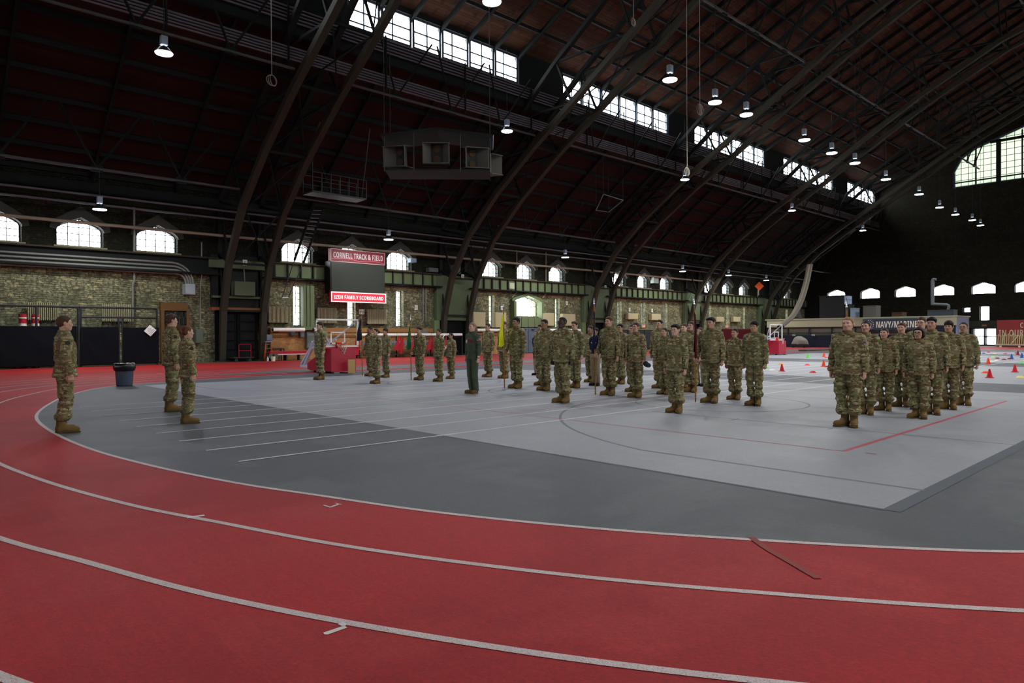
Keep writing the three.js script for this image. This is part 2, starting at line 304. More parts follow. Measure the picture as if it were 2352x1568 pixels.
function facePieces() {                              // eyes, eyebrows, glasses
  const eye = (s) => new THREE.SphereGeometry(0.0105, 10, 8).scale(1.15, 0.6, 0.8).translate(s * 0.031, 1.6455, 0.0835);
  const iris = (s) => new THREE.SphereGeometry(0.0064, 8, 6).scale(1, 1, 0.5).translate(s * 0.0305, 1.6455, 0.0912);
  const brow = (s) => hose([new THREE.Vector3(s * 0.014, 1.664, 0.094), new THREE.Vector3(s * 0.032, 1.669, 0.0905), new THREE.Vector3(s * 0.05, 1.662, 0.077)], 0.0042, 6, 5);
  const ring = (s) => new THREE.TorusGeometry(0.021, 0.0022, 5, 16).scale(1.1, 0.85, 1).translate(s * 0.032, 1.643, 0.1045);
  const rim = join([ring(1), ring(-1), rod(new THREE.Vector3(-0.01, 1.648, 0.105), new THREE.Vector3(0.01, 1.648, 0.105), 0.002, 5), ...[1, -1].map((s) => rod(new THREE.Vector3(s * 0.055, 1.646, 0.102), new THREE.Vector3(s * 0.083, 1.645, 0), 0.002, 5))]);
  const stache = hose([new THREE.Vector3(-0.024, 1.592, 0.094), new THREE.Vector3(0, 1.597, 0.104), new THREE.Vector3(0.024, 1.592, 0.094)], 0.0055, 8, 5);
  return { eye, iris, brow, rim, stache };
}
const cache = new Map();
const once = (key, make) => { if (!cache.has(key)) cache.set(key, make()); return cache.get(key); };

// camouflage cloth: olive, tan and brown blots, longer than they are high, with pale and dark flecks
const camoMap = texture(1024, 1024, (a, b) => {
  const w1 = fbm(a, b, 5, 4, 3, 8), w2 = fbm(a, b, 6, 4, 11, 10), w3 = fbm(a, b, 8, 4, 21, 14), w4 = fbm(a, b, 24, 3, 31, 44), w5 = fbm(a, b, 20, 3, 41, 40), grain = 0.94 + 0.12 * tnoise(a * 256, b * 256, 256, 256, 5);
  let c = mix3([130, 121, 88], [119, 116, 82], smooth(0.4, 0.6, w1));
  c = mix3(c, [104, 104, 72], smooth(0.52, 0.57, w2)); c = mix3(c, [114, 95, 69], smooth(0.56, 0.61, w3));
  c = mix3(c, [152, 144, 110], smooth(0.625, 0.665, fbm(a, b, 13, 3, 51, 24))); c = mix3(c, [84, 71, 52], smooth(0.67, 0.7, w4)); c = mix3(c, [172, 164, 130], smooth(0.69, 0.71, w5));
  return c.map((v) => v * grain);
});
const camoMats = [0, 1, 2, 3, 4].map((i) => { const t = camoMap.clone(); t.offset.set(i * 0.37, i * 0.61); t.needsUpdate = true; return new THREE.MeshPhysicalMaterial({ map: t, roughness: 0.92, specularIntensity: 0.25, side: THREE.DoubleSide }); });
const skinTone = {}, hairTone = {};
for (const [k, c] of Object.entries({ pale: [0.6, 0.36, 0.27], fair: [0.52, 0.3, 0.215], light: [0.46, 0.26, 0.17], tan: [0.36, 0.2, 0.125], olive: [0.3, 0.165, 0.1], brown: [0.16, 0.08, 0.048], dark: [0.062, 0.034, 0.023] })) skinTone[k] = new THREE.MeshPhysicalMaterial({ color: new THREE.Color().setRGB(...c), roughness: 0.52, vertexColors: true, sheen: 0.15 });
for (const [k, c] of Object.entries({ black: [0.012, 0.01, 0.01], dark: [0.028, 0.019, 0.014], brown: [0.065, 0.036, 0.021], red: [0.12, 0.042, 0.02], blond: [0.24, 0.15, 0.075] })) hairTone[k] = mat(new THREE.Color().setRGB(...c), 0.6);
const M = {
  bootUpper: mat('#715a36', 0.9), bootSole: mat('#544226', 0.95), shoe: mat('#17181a', 0.6), shoeSole: mat('#202124', 0.8), suede: mat('#6a5335', 0.9), suit: mat('#46523f', 0.85), navyShirt: mat('#171c3c', 0.85), khaki: mat('#8f8069', 0.9), eyeWhite: mat('#a39a92', 0.4), iris: mat('#20160f', 0.3),
  frame: mat('#1d1b1a', 0.4), tape: mat('#6f6a4a', 0.95), thread: mat('#2b2a22', 0.9), shirt: mat('#8a7350', 0.95), belt: mat('#1a1a1c', 0.6), watch: mat('#101113', 0.35), patch: mat('#33352a', 0.9), flagRed: mat('#8d3a42', 0.9), flagBlue: mat('#3b4566', 0.9), flagWhite: mat('#b6ad9f', 0.9), nameRed: mat('#8d1f33', 0.85), white: mat('#d8d8d6', 0.7),
};
function flagPatch(g0) {                             // a small stars-and-stripes shoulder patch, flat on +z
  const L = [];
  for (let i = 0; i < 7; i++) L.push(['stripe', new THREE.BoxGeometry(0.078, 0.0066, 0.004).translate(0, 0.02 - i * 0.0066, 0), i % 2 ? M.flagWhite : M.flagRed]);
  L.push(['canton', new THREE.BoxGeometry(0.034, 0.026, 0.0046).translate(-0.022, 0.0102, 0.0003), M.flagBlue]);
  const o = new THREE.Group(); o.name = 'flag_patch'; for (const [n, g, m] of L) add(n, g, m, o); return o;
}
let personCount = 0;
function person(o) {
  const { label, pos, h = 1.75, face = Math.PI, fem = false, kind = 'attention', wear = 'camo', tone = 'fair', hair = 'short', hue = 'brown', glasses, stache, watch, wide = 1, flag, group } = o;
  const i = personCount++, P = thing('person', label, 'person', group), sx = fem ? 'f' : 'm', FP = once('face', facePieces);
  const cloth = wear === 'camo' ? camoMats[i % 5] : null;
  const top = wear === 'camo' ? cloth : wear === 'suit' ? M.suit : M.navyShirt, low = wear === 'camo' ? (o.wear2 ?? camoMats[(i + 2) % 5]) : wear === 'suit' ? M.suit : M.khaki;
  const body = add('body', once(`body${kind}${sx}`, () => bodyShape(kind, fem)), skinTone[tone], P);
  const hm = hairTone[hue];
  add('hair', once('hair' + hair, () => headFit(hairShape(hair))), hm, P);
  for (const s of [1, -1]) { add('eye', once('eye' + s, () => headFit(FP.eye(s))), M.eyeWhite, body); add('iris', once('iris' + s, () => headFit(FP.iris(s))), M.iris, body); add('eyebrow', once('brow' + s, () => headFit(FP.brow(s))), hm, body); }
  if (stache) add('moustache', once('stache', () => headFit(FP.stache)), hm, P);
  if (glasses) add('glasses', once('rim', () => headFit(FP.rim)), M.frame, P);
  const style = wear === 'navy' ? 'polo' : wear, legStyle = wear === 'navy' ? 'khaki' : wear;
  const jk = add(wear === 'camo' ? 'jacket' : wear === 'suit' ? 'flight_suit_top' : 'shirt', once(`jacket${kind}${sx}${style}`, () => jacketShape(kind, fem, style)), top, P);
  add('collar', once(`collar${sx}${style}`, () => collarShape(fem, style)), top, jk);
  add('trousers', once(`trouser${sx}${legStyle}`, () => trouserShape(fem, legStyle)), low, P);
  const bk = wear === 'camo' ? 'boot' : 'shoe', [up, sole] = once('boots' + bk, () => bootShape(bk));
  for (const s of [1, -1]) {
    const b = add(bk === 'boot' ? 'boot' : 'shoe', up, wear === 'camo' ? M.bootUpper : wear === 'suit' ? M.suede : M.shoe, P); b.position.set(s * 0.072, 0, -0.02); b.rotation.y = s * 0.36;
    add('sole', sole, wear === 'camo' ? M.bootSole : wear === 'suit' ? M.suede : M.shoeSole, b);
  }
  if (wear === 'camo') {
    add('undershirt', once('tee', () => cyl(0.062, 0.056, 0.06, 16).scale(1, 1, 1.02).translate(0, 1.44, -0.008)), M.shirt, jk);
    for (const s of [1, -1]) add('name_tape', once('tape' + s, () => new THREE.BoxGeometry(0.1, 0.019, 0.006).rotateY(s * 0.3).translate(s * 0.075, 1.313, 0.113)), M.tape, jk);
    add('rank_patch', once('rank', () => new THREE.BoxGeometry(0.034, 0.04, 0.006).rotateX(-0.05).translate(0, 1.262, 0.127)), M.tape, jk);
    for (const s of [1, -1]) if (s === -1 || !flag) add('unit_patch', once('unit' + s + sx + kind, () => { const a = poseOf(kind, fem)[s]; return new THREE.CylinderGeometry(0.032, 0.032, 0.008, 16).rotateZ(Math.PI / 2 + s * 0.27).translate(lerp(a.sh[0], a.el[0], 0.28) + s * 0.071, lerp(a.sh[1], a.el[1], 0.28) + 0.012, -0.015); }), M.patch, jk);
  }
  if (flag) { const f = flagPatch(); f.position.set(fem ? 0.242 : 0.256, 1.325, 0.004); f.rotation.set(0, Math.PI / 2 - 0.35, 0); f.scale.setScalar(1.25); jk.add(f); }
  if (wear === 'suit') { add('name_patch', new THREE.BoxGeometry(0.1, 0.05, 0.006).rotateY(0.2).translate(0.075, 1.29, 0.122), M.nameRed, jk); add('unit_patch', new THREE.CylinderGeometry(0.045, 0.045, 0.006, 20).rotateX(Math.PI / 2).rotateY(-0.25).translate(-0.085, 1.28, 0.118), M.flagWhite, jk); }
  if (wear === 'navy') { add('belt', cyl(0.118, 0.118, 0.03, 24).scale(1.45, 1, 0.97).translate(0, 0.972, -0.004), M.belt, P); for (const s of [1, -1]) add('chest_print', new THREE.BoxGeometry(0.06, 0.02, 0.004).rotateY(s * 0.3).translate(s * 0.07, 1.3, 0.1), M.white, jk); }
  if (watch) { const a = poseOf(kind, fem)[1]; add('watch', new THREE.TorusGeometry(0.03, 0.009, 6, 16).rotateX(Math.PI / 2).translate(a.wr[0], a.wr[1] - 0.012, a.wr[2]), M.watch, P); }
  P.position.copy(V3(pos[0], 0, pos[1])); P.rotation.y = face; const k = h / 1.75; P.scale.set(k * wide, k, k * wide);
  return P;
}
// ---------------------------------------------------------------- materials of the hall
const NW = 41.4, EW = 94, SW = -28.1, WW = -24, MID = 6.65;   // wall planes and the ridge
const grainTex = texture(512, 512, (a, b) => 0.5 + 0.5 * (tnoise(a * 256, b * 256, 256, 256, 1) - 0.5) + 0.5 * (tnoise(a * 128, b * 128, 128, 128, 2) - 0.5), false);
const ground = (c1, c2, c3, fleck) => texture(1024, 1024, (a, b) => {
  const p = fbm(a, b, 3, 4, 60), q = fbm(a, b, 9, 4, 70), r = fbm(a, b, 4, 5, 80, 12), g = tnoise(a * 512, b * 512, 512, 512, 3), s = tnoise(a * 300, b * 300, 300, 300, 9);
  let c = mix3(c1, c2, smooth(0.35, 0.65, p)); c = mix3(c, c3, 0.6 * smooth(0.5, 0.72, q)); c = mix3(c, c3, 0.4 * smooth(0.56, 0.7, r)); const k = 1 + (g - 0.5) * fleck + (s > 0.965 ? fleck * 0.6 : 0) - (s < 0.02 ? fleck * 0.5 : 0); return c.map((v) => v * k);
});
const floorMat = (m, rep, rough) => { m.repeat.set(rep, rep); const g = grainTex.clone(); g.repeat.set(0.8, 0.8); g.needsUpdate = true; return new THREE.MeshPhysicalMaterial({ map: m, roughness: rough, specularIntensity: 0.35, bumpMap: g, bumpScale: 0.0012 }); };
const redTrack = floorMat(ground([168, 40, 41], [154, 36, 38], [168, 50, 49], 0.16), 1 / 6, 0.72);
const darkFloor = floorMat(ground([86, 90, 93], [79, 83, 87], [96, 100, 101], 0.1), 1 / 7, 0.62);
const lightFloor = floorMat(ground([145, 149, 153], [140, 143, 148], [151, 154, 156], 0.06), 1 / 8, 0.6);
const concrete = floorMat(ground([92, 92, 72], [82, 84, 66], [104, 102, 84], 0.14), 1 / 4, 0.85);
const linePaint = mat('#b9adab', 0.8, { bumpMap: grainTex, bumpScale: 0.001 }); { linePaint.map = texture(512, 512, (a, b) => { const n = tnoise(a * 256, b * 256, 256, 256, 7), m = tnoise(a * 90, b * 90, 90, 90, 8); return mix3([206, 196, 194], [150, 96, 97], smooth(0.62, 0.8, n * 0.7 + m * 0.3)); }); linePaint.color.set('#ffffff'); linePaint.map.repeat.set(2.2, 2.2); }
const thinWhite = mat('#c9cccd', 0.7), courtDark = mat('#6d7379', 0.7), courtRed = mat('#a8525a', 0.7), edgeDark = mat('#54595f', 0.7), freshWhite = mat('#d6d4d0', 0.8), scuff = mat('#8f4a45', 0.9);
// rubble stone: rows of uneven blocks, joints and dirt; and old brick
const stoneTex = (bump) => texture(1024, 1024, (a, b) => {
  const y = b * 30 + 0.9 * (tnoise(a * 16, b * 30, 16, 30, 5) - 0.5), row = ((Math.floor(y) % 30) + 30) % 30, w = 9 + (PERM[row & 255] % 7), x = a * w + PERM[(row * 7) & 255] / 255 + 0.3 * (tnoise(a * 40, b * 60, 40, 60, 8) - 0.5), col = Math.floor(x), fx = x - col, fy = y - Math.floor(y);
  const e = Math.min(fx * 30 / w, (1 - fx) * 30 / w, fy, 1 - fy), id = PERM[(PERM[((col % w) + w) % w + row * 13 & 255] + row) & 255] / 255, n = fbm(a, b, 32, 4, 15), joint = smooth(0.0, 0.2, e + 0.16 * (n - 0.5));
  if (bump) return clamp(0.25 + 0.35 * joint + 0.4 * id * joint + 0.5 * (n - 0.5));
  let c = mix3([108, 109, 84], [142, 139, 106], clamp(id + 0.5 * (n - 0.5))); c = mix3(c, [84, 86, 66], 0.6 * smooth(0.5, 0.7, fbm(a, b, 6, 5, 25))); c = mix3(c, [162, 150, 106], id > 0.92 ? 0.6 : 0); return mix3([82, 83, 64], c, joint).map((v) => v * (0.7 + 0.6 * n));
}, !bump);
const stone = mat('#eceded', 0.92, { map: stoneTex(false), bumpMap: stoneTex(true), bumpScale: 0.035 }); for (const t of [stone.map, stone.bumpMap]) t.repeat.set(1 / 3.4, 1 / 3.4);
const brickTex = (bump) => texture(1024, 1024, (a, b) => {
  const y = b * 40, row = Math.floor(y), x = a * 13 + (row % 2) * 0.5, col = Math.floor(x), fx = x - col, fy = y - row, e = Math.min(fx * 3, (1 - fx) * 3, fy, 1 - fy), id = PERM[(PERM[(col % 13) + row * 3 & 255] + row) & 255] / 255, n = fbm(a, b, 40, 3, 33), joint = smooth(0.03, 0.12, e);
  if (bump) return 0.3 + 0.5 * joint + 0.2 * n; const c = mix3([150, 104, 58], [172, 124, 72], id); return mix3([140, 122, 96], c, joint).map((v) => v * (0.85 + 0.3 * n));
}, !bump);
const brick = mat('#ffffff', 0.88, { map: brickTex(false), bumpMap: brickTex(true), bumpScale: 0.008 }); for (const t of [brick.map, brick.bumpMap]) t.repeat.set(1 / 2.8, 1 / 2.8);
const boardTex = (c1, c2, c3) => texture(512, 512, (a, b) => { const y = b * 12, row = Math.floor(y), fy = y - row, id = PERM[row + 40] / 255, n = fbm(a, b, 4, 4, 44, 96), st = fbm(a, b, 6, 3, 54); let c = mix3(c1, c2, clamp(id * 0.7 + (n - 0.5) * 1.2)); c = mix3(c, c3, 0.7 * smooth(0.55, 0.75, st)); return c.map((v) => v * (Math.min(fy, 1 - fy) < 0.05 ? 0.4 : 1)); });
const deckWood = mat('#ffffff', 0.85, { map: boardTex([62, 36, 22], [86, 54, 33], [42, 22, 14]) }); deckWood.map.repeat.set(1 / 2.4, 1 / 2.4);
const deckRed = mat('#ffffff', 0.9, { map: boardTex([36, 15, 10], [43, 18, 12], [27, 13, 10]) }); deckRed.map.repeat.set(1 / 2.4, 1 / 2.4);
const steel = mat('#171b1a', 0.8, { specularIntensity: 0.25 }), steelOlive = mat('#2e2c22', 0.75), greenSteel = mat('#5d6b4a', 0.6), greenPanel = mat('#4d5b42', 0.65), darkWall = mat('#3a3b36', 0.85), eastStone = mat('#ffffff', 0.9, { map: stone.map, bumpMap: stone.bumpMap, bumpScale: 0.03, color: '#42413d' }), frameDark = mat('#39424a', 0.6), frameLight = mat('#5d6a70', 0.5), ledge = mat('#7a755a', 0.9);
const pane = new THREE.MeshPhysicalMaterial({ color: '#ffffff', roughness: 0.06, transmission: 1, thickness: 0, ior: 1.45 });
const frosted = new THREE.MeshPhysicalMaterial({ color: new THREE.Color().setRGB(0.4, 0.425, 0.37), roughness: 1, transmission: 0.6, thickness: 0, side: THREE.DoubleSide });
const galv = mat('#70726b', 0.55, { metalness: 0.25 }), rustPipe = mat('#857a68', 0.7), pipeGrey = mat('#57545a', 0.6), blackPaint = mat('#08090a', 0.7, { specularIntensity: 0.15 }), greyBox = mat('#75818a', 0.55), darkIron = mat('#24272a', 0.6), cream = mat('#cfcab0', 0.7), radiator = mat('#8d8a6c', 0.6), white = mat('#d9d9d4', 0.6), red = mat('#9c1626', 0.55);

// ---------------------------------------------------------------- floor and its markings
const floor = struct('floor', metricUV(box(WW - 1, EW + 1, -0.3, 0, SW - 1, NW + 1)), concrete);
function flat(points, y, m, name, parent = floor) {   // a painted area: polygon in (u, v), a few millimetres thick
  const s = new THREE.Shape(points.map(([u, v]) => new THREE.Vector2(u, v)));
  const g = new THREE.ExtrudeGeometry(s, { depth: 0.0015, bevelEnabled: false }); g.rotateX(-Math.PI / 2); g.translate(0, y, 0);
  return add(name, metricUV(g), m, parent);
}
function band(pts, w, y, m, name, closed = false) {    // a painted line along points (u, v)
  const n = pts.length, P = [], I = [], up = [];
  for (let i = 0; i < n; i++) {
    const a = pts[closed ? (i + n - 1) % n : Math.max(i - 1, 0)], b = pts[closed ? (i + 1) % n : Math.min(i + 1, n - 1)], du = b[0] - a[0], dv = b[1] - a[1], l = Math.hypot(du, dv) || 1;
    for (const s of [1, -1]) { P.push(pts[i][0] - s * dv / l * w / 2, y, -(pts[i][1] + s * du / l * w / 2)); up.push(0, 1, 0); }
  }
  for (let i = 0; i < (closed ? n : n - 1); i++) { const a = i * 2, b = ((i + 1) % n) * 2; I.push(a, a + 1, b, b, a + 1, b + 1); }
  const g = new THREE.BufferGeometry(); g.setAttribute('position', new THREE.Float32BufferAttribute(P, 3)); g.setAttribute('normal', new THREE.Float32BufferAttribute(up, 3)); g.setIndex(I);
  return add(name, metricUV(g), m, floor);
}
const curve2 = (pts, n, closed = false) => new THREE.CatmullRomCurve3(pts.map(([u, v]) => new THREE.Vector3(u, 0, v)), closed, 'centripetal').getPoints(n).map((p) => [p.x, p.z]);
const westBend = [[30, 25.05], [14, 25.0], [9, 24.6], [5.44, 23.2], [3.86, 20.62], [3.01, 18.24], [2.27, 15.2], [2.07, 12.4], [2.12, 10.1], [2.28, 8.72], [2.45, 7.72], [2.71, 6.59], [2.95, 5.84], [3.38, 4.53], [4.0, 3.21], [4.51, 2.37], [5.02, 1.62], [5.54, 0.99], [6.6, 0.1], [8.4, -0.8], [11, -1.4], [16, -1.6], [30, -1.6]];
const inner = curve2([...westBend, [60, -1.6], [66, -1.2], [70.5, 1.5], [73, 6], [73.6, 12], [72.8, 18], [70, 22.6], [66, 24.7], [60, 25.05]], 360, true);
function offset(pts, d) { const n = pts.length; return pts.map((p, i) => { const a = pts[(i + n - 1) % n], b = pts[(i + 1) % n], du = b[0] - a[0], dv = b[1] - a[1], l = Math.hypot(du, dv) || 1; return [p[0] + dv / l * d * SGN, p[1] - du / l * d * SGN]; }); }
let SGN = 1; { const t = offset(inner.slice(0, -1), 1); if (t.reduce((m, p) => Math.min(m, p[0]), 9) > 1.8) SGN = -1; }
const ring = inner.slice(0, -1);
flat([[WW + 0.5, SW + 4], [EW - 6, SW + 4], [EW - 6, 39.9], [WW + 0.5, 39.9]], 0.0005, redTrack, 'track_surface');
flat(ring, 0.0025, darkFloor, 'infield_surface');
flat([[8.9, 27.0], [13, 26.3], [20, 26.15], [70, 26.15], [70, 29.0], [20, 29.0], [13.5, 28.6]], 0.0025, darkFloor, 'runway_surface');
for (let k = 0; k <= 5; k++) band(k ? offset(ring, k * 1.035) : ring, 0.055, 0.0046, linePaint, 'lane_line', true);
for (let k = 0; k < 6; k++) band([[24, 30.4 + k * 1.6], [82, 30.4 + k * 1.6]], 0.05, 0.0046, linePaint, 'lane_line');
const CU = 13.15, CV = 12.35;                          // the middle of the near basketball court
const courts = [[6.05, 20.2], [23.5, 35.8], [40.2, 53], [56.5, 64]];
for (const [a, b] of courts) { const q = [[a, 2.0], [b, 2.0], [b, 22.7], [a, 22.7]]; flat(q, 0.0045, lightFloor, 'court_surface'); band([...q, q[0]], 0.05, 0.0062, edgeDark, 'court_edge'); }
band([[6.05, 1.95], [64, 1.95]], 0.12, 0.0066, edgeDark, 'court_edge');
for (let k = 0; k < 9; k++) band([[3.12 + k * 0.012, 7.945 + k * 1.0725], [62, 7.945 + k * 1.0725]], 0.058, 0.0085, thinWhite, 'sprint_line');
const arc = (cu, cv, r, a0, a1, n = 40) => Array.from({ length: n + 1 }, (_, i) => { const a = lerp(a0, a1, i / n); return [cu + r * Math.cos(a), cv + r * Math.sin(a)]; });
for (const s of [1, -1]) {                              // three-point lines, keys, free-throw circles at both ends
  const v0 = CV - s * 10.35, f = ([u, v]) => [u, v0 + s * v];
  band([f([CU - 6.1, 0]), ...arc(CU, 1.6, 6.3, Math.PI - 0.25, 0.25).map(f), f([CU + 6.1, 0])], 0.05, 0.0072, courtDark, 'court_line');
  band([f([CU - 2.4, 0]), f([CU - 2.4, 5.6]), f([CU + 2.4, 5.6]), f([CU + 2.4, 0])], 0.045, 0.0072, courtDark, 'court_line');
  band(arc(CU, 5.6, 1.75, 0, Math.PI * 2, 48).slice(0, -1).map(f), 0.045, 0.0074, courtDark, 'court_line', true);
}
band(arc(CU, CV, 1.75, 0, Math.PI * 2, 48).slice(0, -1), 0.045, 0.0074, courtDark, 'court_line', true);
band([[6.05, CV], [20.2, CV]], 0.045, 0.0072, courtDark, 'court_line');
band([[8.72, 3.36], [17.6, 3.44]], 0.06, 0.0076, courtRed, 'volleyball_line');
band([[8.72, 3.36], [8.66, 21.3], [17.6, 21.3], [17.6, 3.44]], 0.03, 0.0076, courtRed, 'volleyball_line');
for (const v of [9.35, 15.35]) band([[8.7, v], [17.6, v]], 0.03, 0.0076, courtRed, 'volleyball_line');
{ const a = onFloor(1988, 1041), b = onFloor(2014, 1044); band([a, b], 0.04, 0.0078, courtRed, 'volleyball_line'); }
for (const a of [0, 1]) band([[10.7 - 0.12, 4.3 + a * 1.6], [10.7 + 0.12, 4.3 + a * 1.6]], 0.05, 0.0078, courtDark, 'court_line');
// lane numerals and the exchange tick in fresh white paint
{ const bar = (pts) => flat(pts.map(([x, y]) => onFloor(x, y)), 0.0038, freshWhite, 'lane_number');
  bar([[755, 1166], [761, 1166], [783, 1158], [777, 1157.5]]); bar([[741, 1161], [757, 1166.5], [763, 1166], [745, 1160.5]]); bar([[768, 1156], [782, 1160], [786, 1159.5], [771, 1155.5]]);
  bar([[742, 1455], [746, 1459], [752, 1459], [797, 1443], [790, 1437], [786, 1440]]); bar([[776, 1435], [788, 1429.5], [797, 1434], [790, 1441]]);
  bar([[428, 1188], [431, 1191], [471, 1185], [468, 1183]]); }
band(curve2([[1725, 1235], [1760, 1260], [1820, 1295], [1880, 1330]].map(([x, y]) => onFloor(x, y)), 16), 0.05, 0.0071, scuff, 'scuff_mark');

// ---------------------------------------------------------------- walls with openings
const tudor = (c, w, y0, ys, yt) => [[c - w / 2, y0], [c + w / 2, y0], [c + w / 2, ys], [c + w * 0.475, ys + (yt - ys) * 0.22], [c + w * 0.41, ys + (yt - ys) * 0.4], [c, yt], [c - w * 0.41, ys + (yt - ys) * 0.4], [c - w * 0.475, ys + (yt - ys) * 0.22], [c - w / 2, ys]];
const rect = (c, w, y0, y1) => [[c - w / 2, y0], [c + w / 2, y0], [c + w / 2, y1], [c - w / 2, y1]];
const inset = (pts, d) => { const cx = pts.reduce((s, p) => s + p[0], 0) / pts.length, ys = pts.map((p) => p[1]), cy = (Math.min(...ys) + Math.max(...ys)) / 2, w = Math.max(...pts.map((p) => Math.abs(p[0] - cx))), h = (Math.max(...ys) - Math.min(...ys)) / 2; return pts.map(([x, y]) => [cx + (x - cx) * (1 - d / w), cy + (y - cy) * (1 - d / h)]); };
function wallPanel(outline, holes, depth, m, place) {  // outline and holes in the wall's own (along, up)
  const s = new THREE.Shape(outline.map((p) => new THREE.Vector2(...p))); for (const h of holes) s.holes.push(new THREE.Path(h.map((p) => new THREE.Vector2(...p))));
  const g = new THREE.ExtrudeGeometry(s, { depth, bevelEnabled: false }); place(g); return metricUV(g);
}
const placeE = (u0) => (g) => { g.rotateY(-Math.PI / 2); g.translate(u0 + 0.75, 0, 0); };   // along = -v
let windowNo = 0;
function clipPanes(poly, cols, rows, gap) {            // split an opening into panes by its glazing bars
  const xs = poly.map((p) => p[0]), ys = poly.map((p) => p[1]), x0 = Math.min(...xs), x1 = Math.max(...xs), y0 = Math.min(...ys), y1 = Math.max(...ys), out = [];
  const C = Array.isArray(cols) ? cols : Array.from({ length: cols + 1 }, (_, i) => i / cols), R = Array.isArray(rows) ? rows : Array.from({ length: rows + 1 }, (_, i) => i / rows);
  const cut = (pts, ax, lim, s) => { const r = []; for (let i = 0; i < pts.length; i++) { const a = pts[i], b = pts[(i + 1) % pts.length], da = (a[ax] - lim) * s, db = (b[ax] - lim) * s; if (da <= 0) r.push(a); if (da < 0 !== db < 0 && da !== db) { const t = da / (da - db); r.push([lerp(a[0], b[0], t), lerp(a[1], b[1], t)]); } } return r; };
  for (let i = 0; i < C.length - 1; i++) for (let j = 0; j < R.length - 1; j++) {
    let q = poly; q = cut(q, 0, lerp(x0, x1, C[i]) + gap / 2, -1); q = cut(q, 0, lerp(x0, x1, C[i + 1]) - gap / 2, 1); q = cut(q, 1, lerp(y0, y1, R[j]) + gap / 2, -1); q = cut(q, 1, lerp(y0, y1, R[j + 1]) - gap / 2, 1);
    if (q.length > 2) { const a = q.map((p) => p[0]), b = q.map((p) => p[1]); if (Math.max(...a) - Math.min(...a) > 0.03 && Math.max(...b) - Math.min(...b) > 0.03) out.push(q); }
  }
  return out;
}
function windowIn(poly, cols, rows, bar, place, m = frameDark, glass = pane, panes = true) {
  const w = struct(`window_${++windowNo}`), P = panes ? clipPanes(inset(poly, bar * 1.4), cols, rows, bar) : [inset(poly, bar)];
  add('frame', wallPanel(poly, P.map((p) => [...p].reverse()), 0.07, m, place(0.1)), m, w);
  for (const p of P) add('pane', wallPanel(p, [], 0.008, glass, place(0.13)), glass, w);
  return w;
}
const placeNorth = (d) => (g) => g.translate(0, 0, -(NW + 0.3) - d), placeSouth = (d) => (g) => g.translate(0, 0, -(SW - 0.3) + d);
const BAYS = [24.0, 40.5, 57.05, 73.4], PAIRS = [-0.1, 16.4, 32.6, 49.2, 65.7, 82.2];
const upperU = [-13, -9.1, 4.6, 8.17, 11.87, ...BAYS.flatMap((c) => [c - 3.86, c, c + 3.88]), 88.6];
const tudorN = (c) => tudor(c, 2.1, 6.2, 7.0, 7.68), slitU = [-1.9, ...BAYS.flatMap((c, i) => i === 1 ? [c - 3.86, c + 3.88] : [c - 3.86, c, c + 3.88]), 88.6];
const slit = (c) => rect(c, 0.62, 2.15, 4.72), gateWin = tudor(40.5, 3.1, 3.05, 4.2, 4.78);
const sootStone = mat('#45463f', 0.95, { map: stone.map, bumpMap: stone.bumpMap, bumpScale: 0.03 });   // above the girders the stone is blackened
const lowHoles = [...slitU.map(slit), gateWin].map((h) => [...h].reverse()), highHoles = upperU.map(tudorN).map((h) => [...h].reverse());
const wallNorth = struct('wall_north', wallPanel([[WW - 1, 0], [EW + 1, 0], [EW + 1, 5.6], [WW - 1, 5.6]], lowHoles, 0.75, stone, (g) => g.translate(0, 0, -NW - 0.75)), stone);
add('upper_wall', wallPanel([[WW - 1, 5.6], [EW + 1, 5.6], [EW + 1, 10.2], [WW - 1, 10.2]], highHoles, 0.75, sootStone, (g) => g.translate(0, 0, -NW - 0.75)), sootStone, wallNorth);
for (const c of upperU) windowIn(tudorN(c), 4, [0, 0.2, 0.45, 0.7, 1], 0.035, placeNorth);
for (const c of slitU) windowIn(slit(c), 2, 6, 0.025, placeNorth);
windowIn(gateWin, 6, 2, 0.03, placeNorth, greenSteel);
{ const hood = struct('trim_1'); for (const c of upperU) { const o = tudor(c, 2.75, 6.2, 7.05, 8.25).slice(2), i = tudor(c, 2.14, 6.2, 6.97, 7.7).slice(2).reverse(); add('window_hood', wallPanel([...o, ...i], [], 0.12, ledge, (g) => g.translate(0, 0, -NW)), darkWall, hood); }
  for (const c of upperU) add('window_sill', box(c - 1.2, c + 1.2, 6.05, 6.19, NW - 0.16, NW + 0.3), ledge, hood); for (const c of slitU) { add('window_lintel', box(c - 0.55, c + 0.55, 4.73, 5.0, NW - 0.03, NW), ledge, hood); } }
